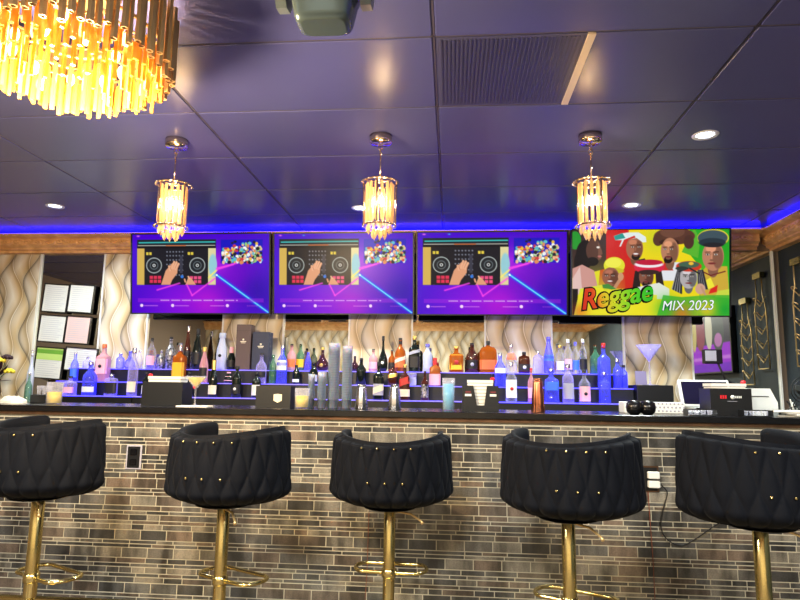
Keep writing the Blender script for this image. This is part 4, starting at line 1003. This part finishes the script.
# ------------------------------------------------------------------ bar stools
def shell_mesh():
    SP = math.radians(112); NU, NV = 260, 44; P = math.radians(15.0)
    zt_, zb_ = .958, .648; v = []; f = []; cols = []
    for i in range(NU+1):
        th = -SP+2*SP*i/NU; ca, sa = math.sin(th), -math.cos(th)   # th=0 faces the back (towards -Y)
        edge = min(1,(SP-abs(th))/math.radians(7)); round_ = math.sqrt(max(0,1-(1-edge)**2)); dip = -.0*abs(th)
        k = th/P; ring = []
        def bulge(vv):
            out = 0
            a = abs(k-round(k)); wA = .52*abs(vv-.56)/.46+.02
            if vv > .56: wA = .54*min(1,(vv-.56)/.27)**.7+.01
            b = abs(k+.5-round(k+.5)); wB = .6*(1-((abs(vv-.56)/.58)**1.3))+.02
            if vv > .56: wB = max(.005,.6*(1-((vv-.56)/.30)**1.2)) if vv < .86 else .005
            if a < wA: out = max(out,math.sqrt(1-(a/wA)**2)*(.6+.4*min(1,wA*2)))
            if b < wB: out = max(out,.85*math.sqrt(1-(b/wB)**2)*(.6+.4*min(1,wB*2)))
            return out*.032
        for j in range(NV+1):      # outer skin top to bottom
            vv = j/NV; z = zt_+(zb_-zt_)*vv
            r = .232+.026*math.sin(PI*min(vv*.62+.1,1)) 
            if vv > .8: r -= .09*((vv-.8)/.2)**2.4
            tip = min(1,vv/.05); r -= .012*(1-tip)**2
            r += bulge(vv)*min(1,tip+.3)
            ring.append((r,z))
        ring.append((.205,.650)); 
        for vv in (.9,.6,.3,.06): ring.append((.212,zt_+(zb_-zt_)*vv))
        ring.append((.222,zt_+.010)); ring.append((.24,zt_+.012))
        mid = .235
        for r,z in ring:
            r = mid+(r-mid)*(.25+.75*round_); q = (zt_+zb_)/2; z = q+(z-q)*(.86+.14*round_)
            z -= .034*(.5+.5*math.cos(th*180/112))*max(0,(z-zb_)/(zt_-zb_))**1.5 - .008; v.append((r*ca,r*sa+.045,z))
    n = NV+1+7
    for i in range(NU):
        for j in range(n): f.append((i*n+j,i*n+(j+1)%n,(i+1)*n+(j+1)%n,(i+1)*n+j))
    f.append(tuple(range(n-1,-1,-1))); f.append(tuple(NU*n+j for j in range(n)))
    mb = MB(); mb.add(v,f,True); return mb.mesh('woven_backrest','velvet')
rail = thing('foot_rail','low brass foot rail along the base of the bar front','foot rail')
MB().tube([(XL+.05,BY-.09,.066),(2.5,BY-.09,.066)],.022,12).build('rail_tube','gold',rail)
for k in range(7): MB().box(-4.6+k*1.1,-4.57+k*1.1,BY-.10,BY-.004,.0,.046).build('rail_bracket','gold',rail)
st = thing('bar_stool','','bar stool')
upper = []
upper.append(put('woven_backrest',shell_mesh(),st))
mb = MB(); mb.lathe([(.12,.645),(.145,.650),(.172,.68),(.198,.72),(.19,.745),(.15,.752),(.001,.754)],40,c=(0,.045,0)); upper.append(mb.build('seat','velvet',st))
mb = MB(); mb.lathe([(.03,.624),(.034,.628),(.10,.633),(.12,.639)],24); upper.append(mb.build('seat_plate','black',st))
upper.append(MB().tube([(.02,-.02,.626),(.10,-.04,.618),(.15,-.07,.595),(.158,-.075,.585)],[.005,.005,.005,.007],8).build('height_lever','goldbr',st))
stud = MB().ball((0,0,0),.0055,8,5).mesh('stud','gold')
P_ = math.radians(15)
for k in (-1,0,1):
    th = P_*k; r = .289; upper.append(put('stud',stud,st,(r*math.sin(th),.045-r*math.cos(th),.775)))
for k in (-2,-1,1,2):
    th = P_*(k-.5*(1 if k>0 else -1)); r = .279; upper.append(put('stud',stud,st,(r*math.sin(th),.045-r*math.cos(th),.918)))
MB().lathe([(.026,.225),(.027,.227),(.027,.620),(.024,.6235)],24).build('upper_column','gold',st)
MB().lathe([(.0215,.05),(.0215,.2245)],24).build('lower_column','gold',st)
MB().lathe([(.205,0),(.207,.006),(.19,.018),(.10,.036),(.04,.05),(.024,.06)],48).build('base_disc','gold',st)
pts = []
for a in range(0,19): b = -PI/2+PI*a/18; pts.append((.115+.05*math.cos(b)*1.0,.075+.075*math.sin(b),.345))
for a in range(0,19): b = PI/2+PI*a/18; pts.append((-.115+.05*math.cos(b),.075+.075*math.sin(b),.345))
MB().tube(pts,.009,8,closed=True).build('footrest','gold',st); MB().lathe([(.0275,.325),(.033,.328),(.033,.362),(.0275,.365)],20).build('footrest_collar','gold',st)
spots = [(33,2.66,.04,.5,'black woven bar stool with gold column, leftmost, cut by the picture edge'),(221,2.73,.02,.5,'black woven bar stool second from the left, seat turned right'),(389,2.93,-.008,.04,'black woven bar stool in the middle, seen straight from behind'),(569,2.63,.025,.5,'black woven bar stool second from the right, left arm seen over its back'),(762,2.46,.05,-.5,'black woven bar stool rightmost, nearest and largest')]
prot = st; stools = []
for i,(px_,Y,dz,rz,lb_) in enumerate(spots):
    o = prot if i == 0 else copy_tree(prot); stools.append(o)
for o,(px_,Y,dz,rz,lb_) in zip(stools,spots):
    q = atY(px_,560,Y); o.location = (q.x,Y,0); o.rotation_euler = (0,0,-rz); tag(o,lb_,None,'black velvet stools along the bar')
    for ch in o.children:
        nm = ch.name.split('.')[0]
        if nm == 'stud':
            v_ = Vector((ch.location.x,ch.location.y-.045,0)); v_.rotate(Euler((0,0,rz*.8))); ch.location.x = v_.x; ch.location.y = v_.y+.045
        if nm in ('woven_backrest','seat','seat_plate','height_lever','stud'): ch.location.z += dz
        if nm == 'upper_column': ch.scale.z = 1; ch.location.z += dz
        if nm == 'lower_column': ch.scale.z = (.2245+dz-.05)/.1745; ch.location.z = .05-.05*ch.scale.z

# ------------------------------------------------------------------ outlets and cords on the bar front
YF = BY-.0035
def outlet(px,py,label,plugs):
    q = atY(px,py,YF); t = thing('wall_outlet',label,'outlet',(q.x,YF,q.z),0,'outlets on the bar front')
    MB().rbox(-.043,.043,-.003,.001,-.064,.064,r=.003,n=1).build('surround','greyl' if not plugs else 'bronze',t)
    MB().rbox(-.034,.034,-.007,-.003,-.056,.056,r=.003,n=1).build('cover_plate','black',t)
    for s in (-1,1):
        MB().rbox(-.018,.018,-.010,-.0071,s*.026-.016,s*.026+.016,r=.004,n=1).build('socket','blackgloss',t)
    return q,t
outlet(134,457,'black power outlet on the tiles between the two left stools',False)
q,t = outlet(650,479,'black power outlet with two white plugs, right of the second stool from right',True)
for s,l in ((1,'upper of two white plug adapters in the right outlet'),(-1,'lower of two white plug adapters in the right outlet')):
    o = MB().rbox(-.024,.032,-.04,-.0105,-.017,.017,r=.006).build('plug_adapter','whitepl',loc=(q.x+.006,YF,q.z+s*.022)); o.location.y = YF; tag(o,l,'plug')
a = [(663,484),(667,492),(665,503),(662,515),(661,527),(665,537),(674,544),(684,545),(697,538),(710,529),(724,520)]
ctl = [atY(x_,y_,YF-.012) for x_,y_ in a]; ctl[0] = Vector((q.x+.04,YF-.02,q.z-.018))
def smooth(c,n=6):
    out = []
    for i in range(len(c)-1):
        p0,p1,p2,p3 = c[max(i-1,0)],c[i],c[i+1],c[min(i+2,len(c)-1)]
        for k in range(n):
            t_ = k/n; out.append(.5*((2*p1)+(p2-p0)*t_+(2*p0-5*p1+4*p2-p3)*t_*t_+(3*p1-p0-3*p2+p3)*t_**3))
    return out+[c[-1]]
tag(MB().tube(smooth(ctl),.003,6).build('power_cord','black'),'thin black cord drooping from the right outlet towards the last stool','cord')
tag(MB().tube(smooth([atY(x_,y_,YF-.008) for x_,y_ in ((648,492),(650,520),(653,560),(655,600))]+[atY(656,612,YF-.008)]),.0018,6).build('red_wire','orangewire'),'thin reddish wire hanging straight down from the right outlet','wire')
tag(MB().tube(smooth([atY(x_,y_,YF-.008) for x_,y_ in ((369,512),(368,540),(367,570),(365,600))]),.0016,6).build('thin_wire','orangewire'),'faint thin wire down the tiles left of the middle stool column','wire')
